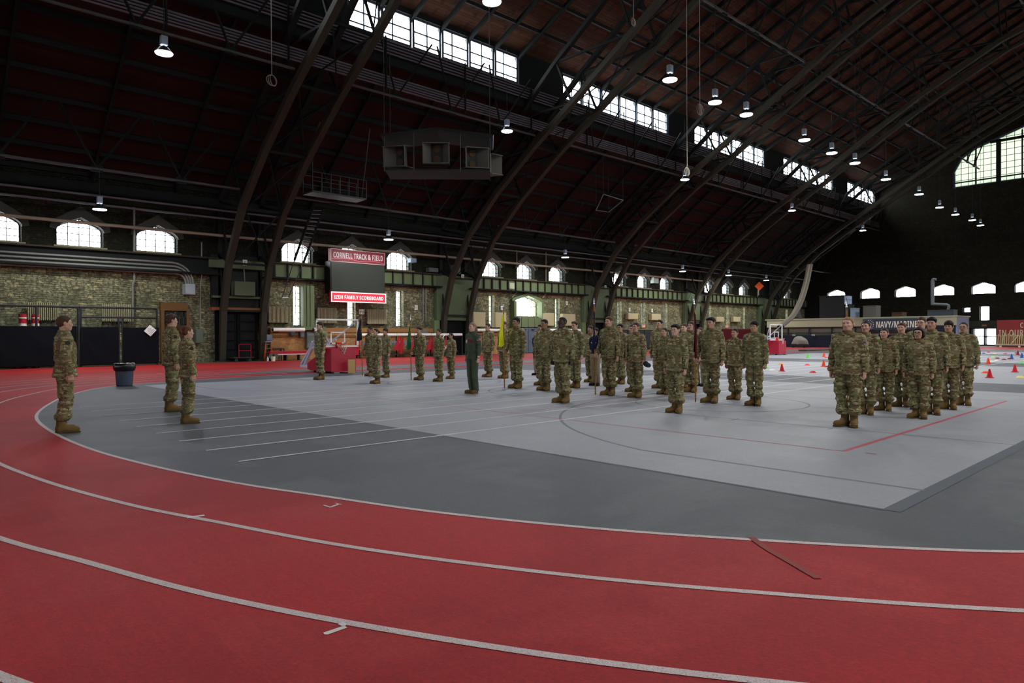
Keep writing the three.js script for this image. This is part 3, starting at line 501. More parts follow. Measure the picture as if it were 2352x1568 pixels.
// east wall: along = -v
const eastU = [37.2, 32.95, 28.85, 24.75, 20.65, 16.5, 12.4, 8.3, 4.2, 0.1, -4, -8.1, -12.2, -16.3, -20.4], eT = (v) => tudor(-v, 2.35, 6.0, 6.76, 7.35);
const eSmall = [rect(-22.3, 0.75, 3.9, 4.5), rect(-20.55, 0.95, 2.9, 4.6)], eDoor = [19.42, 20.58].flatMap((v) => [[[-v - 1, 0.16], [-v, 0.16], [-v, 1.0], [-v - 1, 1.0]], [[-v - 1, 1.12], [-v, 1.12], [-v, 1.95], [-v - 1, 1.95]]]);
const big = [[-23.8, 18.6], [10.5, 18.6], [10.5, 20.4], [9.6, 22.1], [8.2, 23.0], [3.5, 24.6], [-6.65, 27.4], [-16.8, 24.6], [-21.5, 23.0], [-22.9, 22.1], [-23.8, 20.4]];
const gableOutline = [[-NW - 1, 0], [-SW + 1, 0], [-SW + 1, 9.6], [18.7, 16.8], [18.7, 19.7], [-MID, 31], [-32, 19.7], [-32, 16.8], [-NW - 1, 9.6]];
struct('wall_east', wallPanel(gableOutline, [...eastU.map(eT), ...eSmall, ...eDoor, big].map((h) => [...h].reverse()), 0.75, eastStone, placeE(EW)), eastStone);
const placeEast = (d) => (g) => { g.rotateY(-Math.PI / 2); g.translate(EW + 0.35 + d, 0, 0); };
for (const v of eastU) windowIn(eT(v), [0, 0.24, 0.5, 0.76, 1], 1, 0.03, placeEast);
for (const p of eSmall) windowIn(p, 1, 2, 0.04, placeEast);
{ const w = struct(`window_${++windowNo}`), P = clipPanes(inset(big, 0.15), 46, 12, 0.035);   // the great end window: small panes, heavy bars
  const shown = P.filter((p) => Math.min(...p.map((q) => q[0])) < -14.2), rest = P.filter((p) => !shown.includes(p));
  for (const p of shown) add('pane', wallPanel(p, [], 0.008, frosted, placeEast(0.03)), frosted, w);
  const r = add('panes', join(rest.map((p) => wallPanel(p, [], 0.008, frosted, placeEast(0.03)))), frosted, w); r.userData.kind = 'stuff';
  const topAt = (x) => { for (let i = 2; i < big.length - 1; i++) { const [x0, y0] = big[i], [x1, y1] = big[i + 1]; if (x <= x0 && x >= x1) return lerp(y0, y1, (x0 - x) / (x0 - x1 || 1)); } return 20.4; }, bars = [];
  for (let i = 1; i < 46; i++) { const x = lerp(-23.65, 10.35, i / 46); bars.push(box(EW + 0.3, EW + 0.37, 18.6, topAt(x), -x - 0.022, -x + 0.022)); }
  for (let j = 1; j < 12; j++) { const y = lerp(18.75, 27.25, j / 12); let x0 = -23.8; while (topAt(x0) < y && x0 < -6.65) x0 += 0.05; bars.push(box(EW + 0.3, EW + 0.37, y - 0.022, y + 0.022, -x0, x0 + 13.3)); }
  add('glazing_bars', join(bars), frameDark, w); { const o = big.map(([x, y]) => V3(EW + 0.34, y, -x)); o.forEach((p, i) => add('window_frame', beam(p, o[(i + 1) % o.length], 0.5, 0.3), frameDark, w)); }
  for (let k = 0; k < 15; k++) { const v = 21.4 - k * 2.2, y1 = clamp(27.2 - Math.abs(v - MID) * 0.27, 19, 27), W = k % 4 === 1 ? 0.42 : 0.1; add('mullion', box(EW - 0.05, EW + 0.3, 18.6, k === 0 ? 22.8 : y1 - 0.3, v - W / 2, v + W / 2), steel, w); }
  add('transom', box(EW - 0.05, EW + 0.3, 23.2, 23.45, -7, 20), steel, w); add('transom', box(EW - 0.05, EW + 0.3, 19.15, 19.25, -10.4, 23.6), steel, w); }
// south and west walls, behind the camera
const southU = [-12, -4, 4.6, 8.2, 11.9, ...BAYS.flatMap((c) => [c - 3.9, c, c + 3.9])], sHoles = southU.map((c) => tudor(c, 2.1, 6.2, 7.0, 7.68));
struct('wall_south', wallPanel([[WW - 1, 0], [EW + 1, 0], [EW + 1, 10.2], [WW - 1, 10.2]], sHoles.map((h) => [...h].reverse()), 0.75, stone, (g) => g.translate(0, 0, -SW)), stone);
for (const h of sHoles) windowIn(h, 4, 3, 0.035, placeSouth, frameDark, pane, false);
struct('wall_west', wallPanel(gableOutline, eastU.map(eT).map((h) => [...h].reverse()), 0.75, eastStone, placeE(WW - 0.75)), eastStone);
const placeWest = (d) => (g) => { g.rotateY(-Math.PI / 2); g.translate(WW - 0.3 - d, 0, 0); };
for (const v of eastU) windowIn(eT(v), 4, 1, 0.03, placeWest, frameDark, pane, false);

// ---------------------------------------------------------------- roof: two slopes a side with a clerestory between
const ceiling = struct('ceiling');
const CLV = 32, CLY0 = 17.62, CLY1 = 19.42, RUNS = [[-14.6, -2.2], [2.0, 14.3], [18.4, 30.8], [34.9, 47.6], [51.4, 64.0], [67.9, 80.2], [84.3, 93.2]];
const side = (s, v) => s > 0 ? v : 2 * MID - v;         // mirror a north-side v to the south side
const UA = WW - 1, UB = EW + 1;
function deck(v0, y0, v1, y1, t, m, name, s) {
  const L = Math.hypot(v1 - v0, y1 - y0), g = new THREE.BoxGeometry(UB - UA, t, L), ang = Math.atan2(y1 - y0, v0 - v1);
  g.translate(0, t / 2, 0); const uv = g.attributes.uv, p = g.attributes.position; for (let i = 0; i < p.count; i++) uv.setXY(i, p.getX(i), p.getZ(i));
  g.rotateX(-ang * s); g.translate((UA + UB) / 2, (y0 + y1) / 2, -(side(s, v0) + side(s, v1)) / 2); return add(name, g, m, ceiling);
}
for (const s of [1, -1]) {
  deck(NW + 0.9, 9.45, CLV + 0.25, 16.85, 0.22, deckRed, 'lower_roof_deck', s);
  deck(CLV + 0.42, 19.57, MID, 31.1, 0.22, deckWood, 'upper_roof_deck', s);
  deck(NW + 0.9, 9.68, CLV + 0.32, 17.05, 0.06, mat('#b4b4b0', 0.9), 'roofing', s);                 // pale roofing outside
  const V = (v0, v1) => s > 0 ? [v0, v1] : [side(s, v1), side(s, v0)], [a, b] = V(CLV, CLV + 0.3);
  add('clerestory_base', box(UA, UB, 16.3, CLY0 - 0.02, a, b), steel, ceiling); add('clerestory_header', box(UA, UB, CLY1 + 0.02, 20.0, a, b), steel, ceiling);
  let last = UA; for (const [u0, u1] of [...RUNS, [UB, UB]]) { add('clerestory_pier', box(last, u0, CLY0 - 0.05, CLY1 + 0.05, a, b), steel, ceiling); last = u1; }
  for (const [u0, u1] of RUNS) {
    const n = Math.round((u1 - u0) / 2.06);
    for (let k = 0; k < n; k++) {
      const x0 = lerp(u0, u1, k / n), x1 = lerp(u0, u1, (k + 1) / n), poly = [[x0 + 0.03, CLY0], [x1 - 0.03, CLY0], [x1 - 0.03, CLY1], [x0 + 0.03, CLY1]], place = (d) => (g) => g.translate(0, 0, -side(s, CLV + 0.12) + d - 0.1);
      windowIn(poly, k % 2 ? [0, 0.36, 1] : [0, 0.5, 1], [0, 0.16, 0.55, 1], 0.07, place, frameDark, pane, s > 0);
      if (s > 0) { add('rafter', beam(V3(x1, 19.22, CLV + 0.3), V3(x1, 31.1 - 0.36 - (k % 3) * 0.02, MID + 0.4), 0.13, 0.3), steel, ceiling); }
    }
  }
  const pN = (t) => [lerp(NW + 0.4, CLV + 0.5, t), lerp(9.83, 16.62, t)];
  for (let k = 0; k < 8; k++) { const [v, y] = pN((k + 0.4) / 8); add('purlin', box(UA, UB, y - 0.3, y - 0.06, ...V(v - 0.06, v + 0.06)), steel, ceiling); }
  for (let k = 1; k < 13; k++) { const t = k / 13, v = lerp(CLV, MID, t), y = lerp(19.75, 31.05, t); add('purlin', box(UA, UB, y - 0.42, y - 0.22, ...V(v - 0.06, v + 0.06)), steel, ceiling); }
  for (let u = -20; u < 93; u += 4.1) if (s > 0) add('rafter', beam(V3(u, 9.7, NW + 0.1), V3(u, 16.45, CLV + 0.4), 0.12, 0.26), steel, ceiling);
}
// arch trusses in pairs: inner chord, outer chord, web members, and bracing between the two of a pair
const IN = [[41.05, 0], [40.75, 3], [39.85, 5.7], [37.9, 8.55], [34.9, 11.15], [31.3, 13.6], [28.0, 15.55], [23.5, 18.35], [18.5, 21.4], [13, 24.2], [MID, 26.2]];
const OUT = [[41.3, 3.2], [41.3, 6.4], [41.2, 9.4], [39.0, 11.2], [36.0, 13.4], [32.8, 15.7], [29.3, 18.4], [24.6, 21.4], [19.2, 24.6], [13.2, 27.4], [MID, 29.6]];
PAIRS.forEach((pc, pi) => {
  for (const du of [-1.2, 1.2]) {
    const T = new THREE.Group(); T.name = 'arch_truss'; ceiling.add(T); const u = pc + du;
    for (const s of [1, -1]) {
      const q = (p) => V3(u, p[1], side(s, p[0]));
      for (let i = 0; i < IN.length - 1; i++) {
        add('inner_chord', beam(q(IN[i]), q(IN[i + 1]), 0.34, 0.34), steelOlive, T);
        if (i > 0) add('outer_chord', beam(q(OUT[i - 1]), q(OUT[i]), 0.3, 0.26), steel, T);
        add('web_member', beam(q(IN[i + 1]), q(OUT[i]), 0.12, 0.14), steel, T);
        if (i > 0) add('web_member', beam(q(IN[i]), q(OUT[i]), 0.1, 0.12), steel, T); else add('web_member', beam(q(IN[0]), q(OUT[0]), 0.2, 0.2), steel, T);
      }
      add('outer_chord', beam(q(OUT[9]), q(OUT[10]), 0.3, 0.26), steel, T);
      if (s > 0) add('base_plate', box(u - 0.4, u + 0.4, 0.001, 0.08, 40.7, 41.35), steelOlive, T);
    }
  }
  for (const s of [1, -1]) for (let i = 1; i < IN.length - 1; i++) {
    const a = IN[i], b = IN[i + 1], q = (p, d) => V3(pc + d, p[1], side(s, p[0]));
    add('cross_brace', beam(q(a, -1.05), q(a, 1.05), 0.12, 0.12), steel, ceiling);
    if (i > 1) { add('cross_brace', beam(q(a, -1.05), q(b, 1.05), 0.06, 0.06), steel, ceiling); add('cross_brace', beam(q(a, 1.05), q(b, -1.05), 0.06, 0.06), steel, ceiling); }
  }
});
// lengthwise struts with V-shaped webs between the pairs
const strutM = mat('#3f4340', 0.6, { metalness: 0.2 });
for (const [v, y, top] of [[37.7, 9.55, 12.2], [31.0, 14.2, 17.2], [21, 20.4, 24.2], [11, 25.2, 28.6]]) for (let i = 0; i < PAIRS.length; i++) {
  const u0 = PAIRS[i] + 1.4, u1 = i < 5 ? PAIRS[i + 1] - 1.4 : EW - 0.2;
  add('strut', rod(V3(u0, y, v), V3(u1, y, v), 0.075, 8), strutM, ceiling);
  for (const t of [0.22, 0.5, 0.78]) { const u = lerp(u0, u1, t); add('strut_gusset', box(u - 0.25, u + 0.25, y - 0.14, y + 0.16, v - 0.05, v + 0.05), steel, ceiling); for (const d of [-1.7, 1.7]) add('strut_web', beam(V3(u, y, v), V3(u + d, top, v - 0.9), 0.07, 0.09), steel, ceiling); }
}
add('eave_strut', box(UA, UB, 9.0, 9.5, 41.0, 41.25), steel, ceiling);
add('eave_strut', rod(V3(UA, 8.75, 40.4), V3(UB, 8.75, 40.4), 0.06), pipeGrey, ceiling);
// plate girders along the wall under the upper windows
let trimNo = 1;
for (let i = 0; i < PAIRS.length; i++) {
  const u0 = PAIRS[i] + 1.7, u1 = i < 5 ? PAIRS[i + 1] - 1.7 : EW - 0.3, g = struct(`trim_${++trimNo}`);
  add('web_plate', box(u0, u1, 5.15, 5.98, 41.0, 41.12), i === 0 ? steel : greenSteel, g); add('top_flange', box(u0 - 0.3, u1 + 0.3, 5.98, 6.06, 40.75, 41.38), steelOlive, g); add('bottom_flange', box(u0 - 0.3, u1 + 0.3, 5.05, 5.15, 40.7, 41.38), steel, g);
  if (i > 0) for (let u = u0 + 0.3; u < u1; u += 0.86) add('stiffener', box(u - 0.04, u + 0.04, 5.15, 5.98, 40.86, 41.02), steelOlive, g);
}
// brick wainscot and timber rail
{ const b = struct(`trim_${++trimNo}`); for (const [a, c] of [[18.2, 31], [34.4, 38.6], [42.4, 47.4]]) { add('brick_band', metricUV(box(a, c, 0, 1.75, 41.18, NW)), brick, b); add('timber_rail', box(a, c, 1.75, 2.02, 41.1, NW), mat('#8a6236', 0.7), b); add('timber_rail', box(a, c, 1.42, 1.55, 41.12, 41.2), mat('#6f4c2a', 0.7), b); } }

// ---------------------------------------------------------------- lamps
const lampGlow = mat('#ffffff', 0.4, { emissive: new THREE.Color(0.97, 0.99, 1), emissiveIntensity: 9 }), lampGlowBlue = mat('#ffffff', 0.4, { emissive: new THREE.Color(0.86, 0.84, 1), emissiveIntensity: 9 });
const lampParts = { reflector: new THREE.CylinderGeometry(0.16, 0.31, 0.2, 20, 1, true).translate(0, 0.16, 0), lens: new THREE.CylinderGeometry(0.29, 0.29, 0.05, 20).translate(0, 0.055, 0), ballast: new RoundedBoxGeometry(0.24, 0.34, 0.2, 2, 0.03).translate(0, 0.5, 0), hook: new THREE.TorusGeometry(0.05, 0.012, 6, 12).translate(0, 0.71, 0), stem: new THREE.CylinderGeometry(0.03, 0.03, 0.1, 8).translate(0, 0.3, 0) };
const shadeM = mat('#3d4244', 0.35, { metalness: 0.6, side: THREE.DoubleSide });
function lamp(u, y, v, label, group, blue = false, top = 0, big = 1) {
  const L = thing('hanging_lamp', label, 'lamp', group); L.position.copy(V3(u, y, v)); L.scale.setScalar(big);
  add('reflector', lampParts.reflector, shadeM, L); add('lens', lampParts.lens, blue ? lampGlowBlue : lampGlow, L); add('ballast', lampParts.ballast, greyBox, L); add('stem', lampParts.stem, shadeM, L); add('hook', lampParts.hook, darkIron, L);
  const len = Math.max(0.3, (top - y) / big - 0.75); add('hanger', new THREE.CylinderGeometry(0.012, 0.012, len, 6).translate(0, 0.75 + len / 2, 0), darkIron, L);
  const r = new THREE.RectAreaLight(blue ? 0xe0deff : 0xf8f7f5, LAMP_POWER, 0.5, 0.5); r.position.set(0, -0.01, 0); r.rotation.x = -Math.PI / 2; L.add(r); return L;
}
const ord = ['first', 'second', 'third', 'fourth', 'fifth', 'sixth', 'seventh', 'eighth', 'ninth', 'tenth', 'eleventh', 'twelfth', 'thirteenth', 'fourteenth', 'fifteenth', 'sixteenth', 'seventeenth', 'eighteenth', 'nineteenth', 'twentieth']; for (const t of ['twenty', 'thirty']) for (let i = 0; i < (t === 'twenty' ? 10 : 6); i++) ord.push(i ? `${t}-${ord[i - 1]}` : t === 'twenty' ? 'twentieth' : 'thirtieth'); ord.splice(19, 1);
[[8.1, 7.45, 37], [24.1, 7.5, 37], [40.6, 7.6, 37], [57.3, 7.5, 37], [65.9, 7.6, 37], [74.2, 7.5, 37]].forEach(([u, y, v], i) => lamp(u, y, v, `${ord[i]} lamp from the left in the low row hung before the arched wall windows`, 'low lamps along the left wall', false, 9.5));
[[7.9, 11.6, 26.6], [24.7, 12.15, 26.6], [41.5, 12.15, 26.6], [58, 12.0, 26.6], [74, 11.9, 26.6]].forEach(([u, y, v], i) => lamp(u, y, v, `${ord[i]} lamp from the left in the row hung below the clerestory pipes`, 'lamps below the clerestory', i < 3, 16.5));
[[14.6, 16.4], [24.5, 16.4], [28.4, 16.6], [31.1, 16.5], [37.5, 16.5], [41.4, 16.6], [44.9, 16.6], [51.2, 16.9], [58.6, 17], [66, 17.6], [71, 17.7], [75.7, 17.5], [80, 17.8]].forEach(([u, v], i) => lamp(u, 12, v, `${ord[i]} nearest lamp of the long high row running to the arched end window`, 'high lamps down the middle of the hall', i === 9, 25));
[...[7.5, 17, 24.5, 31, 37.5, 44.9, 51, 58.6, 66, 75].map((u) => [u, -3.2]), ...[24.7, 41.5, 58, 74].map((u) => [u, -13.3])].forEach(([u, v], i) => lamp(u, 12, v, `${ord[i]} of the high lamps hung out to the right of the picture`, 'lamps out of view', false, v === 16.4 ? 25 : v < -10 ? 16 : 25));
// ---------------------------------------------------------------- lettered boards
function lettered(w, h, bg, draw) {
  const c = document.createElement('canvas'); c.width = w; c.height = h; const x = c.getContext('2d'); x.fillStyle = bg; x.fillRect(0, 0, w, h); x.textAlign = 'center'; x.textBaseline = 'middle'; draw(x);
  const t = new THREE.CanvasTexture(c); t.colorSpace = THREE.SRGBColorSpace; t.magFilter = THREE.LinearFilter; return t;
}
function fitText(x, s, cx, cy, w, h, color, font = 'bold') { x.fillStyle = color; x.font = `${font} ${h}px sans-serif`; const m = x.measureText(s).width || 1; x.save(); x.translate(cx, cy); x.scale(w / m, 1); x.fillText(s, 0, 0); x.restore(); }
function face(w, h, t, name, parent, rough = 0.6) { const m = add(name, new THREE.PlaneGeometry(w, h), new THREE.MeshStandardMaterial({ map: t, roughness: rough }), parent); return m; }
const at = (o, u, y, v) => { o.position.copy(V3(u, y, v)); return o; };

// ---------------------------------------------------------------- doors and openings along the left wall
{ const [a] = onV(496, 760, 41), [b] = onV(592, 760, 41), d = struct('door_1'), y1 = 3.0;      // black folding doors under a rusted lintel
  add('door_leaf', box(a, (a + b) / 2 - 0.02, 0.02, y1, 41.05, 41.2), blackPaint, d); add('door_leaf', box((a + b) / 2 + 0.02, b, 0.02, y1, 41.05, 41.2), blackPaint, d);
  for (const x of [0, 1]) for (let k = 0; k < 5; k++) { const u0 = lerp(a, b, x / 2) + 0.18, u1 = lerp(a, b, (x + 1) / 2) - 0.18; add('door_panel', rbox(u0, u1, 0.15 + k * 0.56, 0.6 + k * 0.56, 41.02, 41.06, 0.012), mat('#0b0c0d', 0.6, { specularIntensity: 0.2 }), d); }
  add('lintel', box(a - 0.25, b + 0.25, y1 + 0.03, y1 + 0.2, 40.85, 41.2), mat('#7a4a28', 0.8), d);
  const g = struct('trim_90'); add('recess_panel', box(a - 0.2, b + 0.2, y1 + 0.22, 6.3, 41.15, 41.3), mat('#1b1e1b', 0.8), g); add('cross_beam', box(a - 0.4, b + 0.4, 5.5, 6.0, 40.85, 41.15), greenPanel, g); add('cross_beam', box(a - 0.2, b + 0.2, 3.75, 3.88, 40.9, 41.15), greenPanel, g);
  const e = thing('door_hoist_cabinet', 'dark green hoist cabinet hung in the recess above the black doors', 'cabinet'); add('cabinet_body', rbox((a + b) / 2 - 0.3, (a + b) / 2 + 0.95, 3.9, 4.75, 40.6, 41.1, 0.03), greenPanel, e); add('conduit', rod(V3((a + b) / 2 + 0.35, 4.75, 40.7), V3((a + b) / 2 + 0.35, 5.5, 40.8), 0.03), galv, e); }
{ const d = struct('door_2'), c = 40.5;                                                          // blue-grey double doors below the gate window
  for (const s of [-1, 1]) { const m = add('door_leaf', rbox(c + (s < 0 ? -1.42 : 0.02), c + (s < 0 ? -0.02 : 1.42), 0.03, 2.08, 41.1, 41.2, 0.015), mat('#4d5866', 0.5), d); add('push_bar', box(c + (s < 0 ? -1.2 : 0.2), c + (s < 0 ? -0.2 : 1.2), 0.98, 1.06, 41.03, 41.1), galv, d); add('closer', rbox(c + s * 0.5 - 0.16, c + s * 0.5 + 0.16, 1.9, 2.0, 41.0, 41.1, 0.02), darkIron, d); }
  for (let k = 0; k < 4; k++) add('transom_panel', rbox(c - 1.55 + k * 0.78, c - 0.82 + k * 0.78, 2.16, 2.95, 41.12, 41.22, 0.015), greenSteel, d);
  for (const s of [-1, 1]) add('jamb', box(c + s * 1.62 - 0.14, c + s * 1.62 + 0.14, 0, 4.3, 40.95, NW + 0.1), greenSteel, d);
  const o = tudor(c, 3.75, 3.05, 4.35, 5.02).slice(2), i = tudor(c, 3.12, 3.05, 4.21, 4.79).slice(2).reverse(); add('arch', wallPanel([...o, ...i], [], 0.3, greenSteel, (g) => g.translate(0, 0, -NW)), greenSteel, d); }
{ const d = struct('door_3'), [a] = onV(374, 740, 41.1), [b] = onV(432, 740, 41.1), oak = mat('#3a2412', 0.6), pale = mat('#5f4524', 0.65);   // oak door with a glazed top light
  const c = b - 0.75, w0 = a, w1 = b; add('head_board', box(w0 - 0.1, w1, 2.95, 3.4, 41.1, NW), pale, d); for (const s of [w0, w1]) add('jamb', box(s - 0.08, s + 0.08, 0, 2.95, 41.1, NW), pale, d);
  for (const k of [0, 1]) { const u0 = lerp(w0, w1, k / 2) + 0.06, u1 = lerp(w0, w1, (k + 1) / 2) - 0.04; add('door_leaf', rbox(u0, u1, 0.02, 2.12, 41.15, 41.25, 0.012), oak, d); for (let j = 0; j < 3; j++) add('door_panel', rbox(u0 + 0.12, u1 - 0.12, 0.15 + j * 0.65, 0.68 + j * 0.65, 41.12, 41.16, 0.01), oak, d); }
  for (let i = 0; i < 6; i++) for (let j = 0; j < 2; j++) add('pane', rbox(lerp(w0, w1, i / 6) + 0.05, lerp(w0, w1, (i + 1) / 6) - 0.03, 2.2 + j * 0.36, 2.52 + j * 0.36, 41.15, 41.18, 0.004), mat('#1c2023', 0.1), d); }
{ const d = struct('door_4');                                                                      // glazed doors in the far wall
  for (const [v0, v1] of [[19.2, 19.42], [20.42, 20.58], [21.58, 21.8]]) add('door_stile', box(EW - 0.06, EW + 0.1, 0, 2.05, v0, v1), frameDark, d); for (const [y0, y1] of [[0.02, 0.16], [1.0, 1.12], [1.95, 2.08]]) add('door_rail', box(EW - 0.06, EW + 0.1, y0, y1, 19.2, 21.8), frameDark, d);
  for (const h of eDoor) add('pane', wallPanel(h, [], 0.01, pane, placeEast(0)), pane, d);
  add('exit_sign_box', box(EW - 0.15, EW - 0.05, 2.25, 2.45, 20.3, 20.75), mat('#8d5a50', 0.6), d); add('head_panel', box(EW - 0.05, EW - 0.005, 2.1, 2.9, 19.0, 22.0), mat('#2d2e28', 0.8), d); }
for (const [c, n] of [[32.6, 5], [49.2, 6], [65.7, 7], [82.2, 8]]) {                              // green housings over dark openings between the truss feet
  const d = struct(`door_${n}`); add('opening', box(c - 1.55, c + 1.55, 0, 2.6, 41.15, 41.3), blackPaint, d); add('housing', rbox(c - 1.75, c + 1.75, 2.62, 6.0, 40.95, 41.35, 0.03), greenPanel, d); add('hatch', rbox(c - 0.7, c + 0.8, 3.0, 5.6, 40.9, 40.96, 0.01), greenPanel, d); add('hatch_knob', new THREE.SphereGeometry(0.05, 10, 8).translate(c + 0.6, 3.3, -40.86), galv, d); for (const s of [-1, 1]) add('jamb', box(c + s * 1.75 - 0.25, c + s * 1.75 + 0.25, 0, 2.62, 40.95, 41.35), greenSteel, d); }
// ---------------------------------------------------------------- scoreboard
{ const v = 40.2, [u0, yt] = onV(758, 569.5, v), [u1] = onV(883.5, 577, v), [, ys] = onV(758, 600, v), [, yb] = onV(758, 669, v), [, y0] = onV(758, 693, v), w = u1 - u0;
  const s = thing('scoreboard', 'large black scoreboard screen between two red lettered boards on the wall', 'scoreboard');
  add('screen_cabinet', box(u0, u1, yb - 0.06, ys + 0.05, v, v + 0.7), mat('#101210', 0.4), s); add('screen', box(u0 + 0.06, u1 - 0.04, yb, ys, v - 0.03, v), mat('#272b25', 0.28), s);
  const hd = add('header_board', box(u0, u1, ys, yt, v - 0.05, v + 0.25), mat('#7c0f20', 0.5), s), ft = add('footer_board', box(u0 - 0.02, u1 + 0.02, y0, yb, v - 0.12, v + 0.1), mat('#c0182c', 0.5), s);
  const t1 = lettered(1024, 256, '#700d1d', (x) => { x.strokeStyle = '#b9a9ab'; x.lineWidth = 10; x.strokeRect(5, 5, 1014, 246); x.lineWidth = 8; x.beginPath(); x.moveTo(20, 205); x.quadraticCurveTo(330, 150, 520, 226); x.quadraticCurveTo(760, 160, 1005, 230); x.strokeStyle = '#d06a78'; x.stroke(); fitText(x, 'CORNELL TRACK & FIELD', 515, 122, 940, 150, '#c4bcbe'); });
  const f1 = face(w - 0.02, yt - ys - 0.02, t1, 'lettering', hd); f1.position.copy(V3((u0 + u1) / 2, (ys + yt) / 2, v - 0.055));
  const t2 = lettered(1024, 192, '#e01f34', (x) => { x.strokeStyle = '#ffffff'; x.lineWidth = 18; x.strokeRect(9, 9, 1006, 174); fitText(x, 'IZEN FAMILY SCOREBOARD', 512, 100, 920, 96, '#ffffff'); });
  const f2 = face(w + 0.03, yb - y0 - 0.01, t2, 'lettering', ft); f2.position.copy(V3((u0 + u1) / 2, (y0 + yb) / 2, v - 0.125)); }
// ---------------------------------------------------------------- radiators, tubes, boxes on the wall
function radiatorAt(px0, px1, py0, py1, label, bare) {
  const v = 41.05, [u0, y1] = onV(px0, py0, v), [u1] = onV(px1, py0, v), [, y0] = onV(px0, py1, v), r = thing('wall_radiator', label, 'radiator', 'radiators on the left wall'), n = Math.max(8, Math.round((u1 - u0) / 0.085));
  const fin = new RoundedBoxGeometry(0.05, y1 - y0, 0.2, 1, 0.015); for (let k = 0; k < n; k++) { const f = add('fin', fin, radiator, r); f.position.copy(V3(lerp(u0, u1, (k + 0.5) / n), (y0 + y1) / 2, v)); }
  for (const y of [y0 + 0.1, y1 - 0.1]) add('header_pipe', rod(V3(u0, y, v), V3(u1, y, v), 0.035), radiator, r); for (const u of [u0 + 0.15, u1 - 0.15]) add('bracket', box(u - 0.03, u + 0.03, y0 - 0.08, y0 + 0.1, v, NW), darkIron, r);
}
radiatorAt(615, 666, 703, 741, 'wall radiator right of the black doors, left of the first slit window'); radiatorAt(728, 772, 706, 742, 'wall radiator behind the left side of the raised backboard'); radiatorAt(843, 887, 710, 744, 'wall radiator right of the slit window under the scoreboard');
radiatorAt(62, 134, 694, 735, 'wall radiator behind the fence near the left edge of the picture'); radiatorAt(233, 300, 697, 738, 'wall radiator behind the fence left of the grey standpipe');
function wallBox(name, px0, px1, py0, py1, depth, m, label, cat, group, v = 41.2) { const [u0, y1] = onV(px0, py0, v - depth), [u1] = onV(px1, py0, v - depth), [, y0] = onV(px0, py1, v - depth), t = thing(name, label, cat, group); add('body', rbox(u0, u1, y0, y1, v - depth, v + 0.15, 0.025), m, t); add('cover', rbox(u0 + 0.04, u1 - 0.04, y0 + 0.04, y1 - 0.04, v - depth - 0.02, v - depth, 0.01), m, t); return [t, u0, u1, y0, y1]; }
const plate = (px0, px1, py0, py1, label) => wallBox('duct_panel', px0, px1, py0, py1, 0.25, mat('#a39b78', 0.7), label, 'panel', 'beige panels on the left wall');
plate(1087, 1115, 716, 750, 'beige panel left of the first slit window before the gate'); plate(1137, 1163, 717, 752, 'beige panel behind the yellow flag'); plate(1245, 1273, 718, 748, 'streaked beige panel just right of the gate window'); plate(1294, 1322, 720, 748, 'streaked beige panel right of the slit window beyond the gate');
plate(1443, 1466, 719, 733, 'small beige heater left of the middle slit window of the third bay'); plate(1497, 1518, 720, 735, 'small beige heater right of the middle slit window of the third bay'); plate(1646, 1663, 727, 739, 'small beige heater left in the far fourth bay'); plate(1685, 1701, 727, 739, 'small beige heater right in the far fourth bay');
const greyB = (x0, x1, y0, y1, l, m = greyBox, d = 0.3) => wallBox('junction_box', x0, x1, y0, y1, d, m, l, 'electrical box');
greyB(611, 626, 768, 783, 'pale grey electrical box above the orange stepladder'); greyB(668, 679, 762, 771, 'small dark grey box left of the two wall horns', mat('#4c545a', 0.5)); greyB(690, 700, 762, 775, 'grey meter box below the long white roll', mat('#5a6166', 0.5)); greyB(705, 722, 761, 800, 'tall sage cabinet left behind the backboard', mat('#66756a', 0.5)); greyB(737, 753, 761, 800, 'tall sage cabinet right behind the backboard', mat('#66756a', 0.5));
greyB(967, 983, 758, 768, 'small grey box under the bent conduits beside the green housing', mat('#5f6760', 0.5)); greyB(450, 467, 756, 788, 'sage cabinet low beside the first truss foot', mat('#525d50', 0.5)); greyB(944, 957, 592, 602, 'pale blue box beside the arched window right of the scoreboard', mat('#7d93a5', 0.5)); greyB(986, 1007, 614, 624, 'grey ventilator box above the girder right of the scoreboard', mat('#545a58', 0.6)); greyB(1170, 1182, 649, 663, 'pale green box on the girder left of the gate', mat('#a8b294', 0.6)); greyB(1041, 1058, 608, 628, 'grey blue box above the green housing', mat('#56636c', 0.5)); greyB(1502, 1513, 636, 650, 'pale grey box between the two right arched windows of the third bay', mat('#8a978e', 0.5));
{ const [t, u0, u1, , y1] = greyB(426, 449, 651, 676, 'light grey junction box where four thick conduits end', mat('#8d989b', 0.5), 0.4);   // four conduits sweep along the wall and down into the box
  for (let k = 0; k < 4; k++) { const ue = lerp(u0, u1, 0.14 + k * 0.24), v = 40.98, yy = 5.02 + k * 0.2, R = 0.5 + k * 0.2, pts = [V3(1.9, yy, v), V3(ue - R - 2, yy, v), V3(ue - R, yy, v)]; for (let j = 1; j <= 6; j++) { const a = j / 6 * Math.PI / 2; pts.push(V3(ue - R + R * Math.sin(a), yy - R + R * Math.cos(a), v)); } pts.push(V3(ue, y1 + 0.005, v)); const g = []; for (let i = 0; i < pts.length - 1; i++) g.push(rod(pts[i], pts[i + 1], 0.062, 10)); solo('conduit_pipe', join(g), galv, `${['lowest', 'second lowest', 'third lowest', 'topmost'][k]} of four thick conduits sweeping along the left wall into a box`, 'pipe', 'thick conduits on the left wall'); } }
const rollM = mat('#d8d6cd', 0.7);
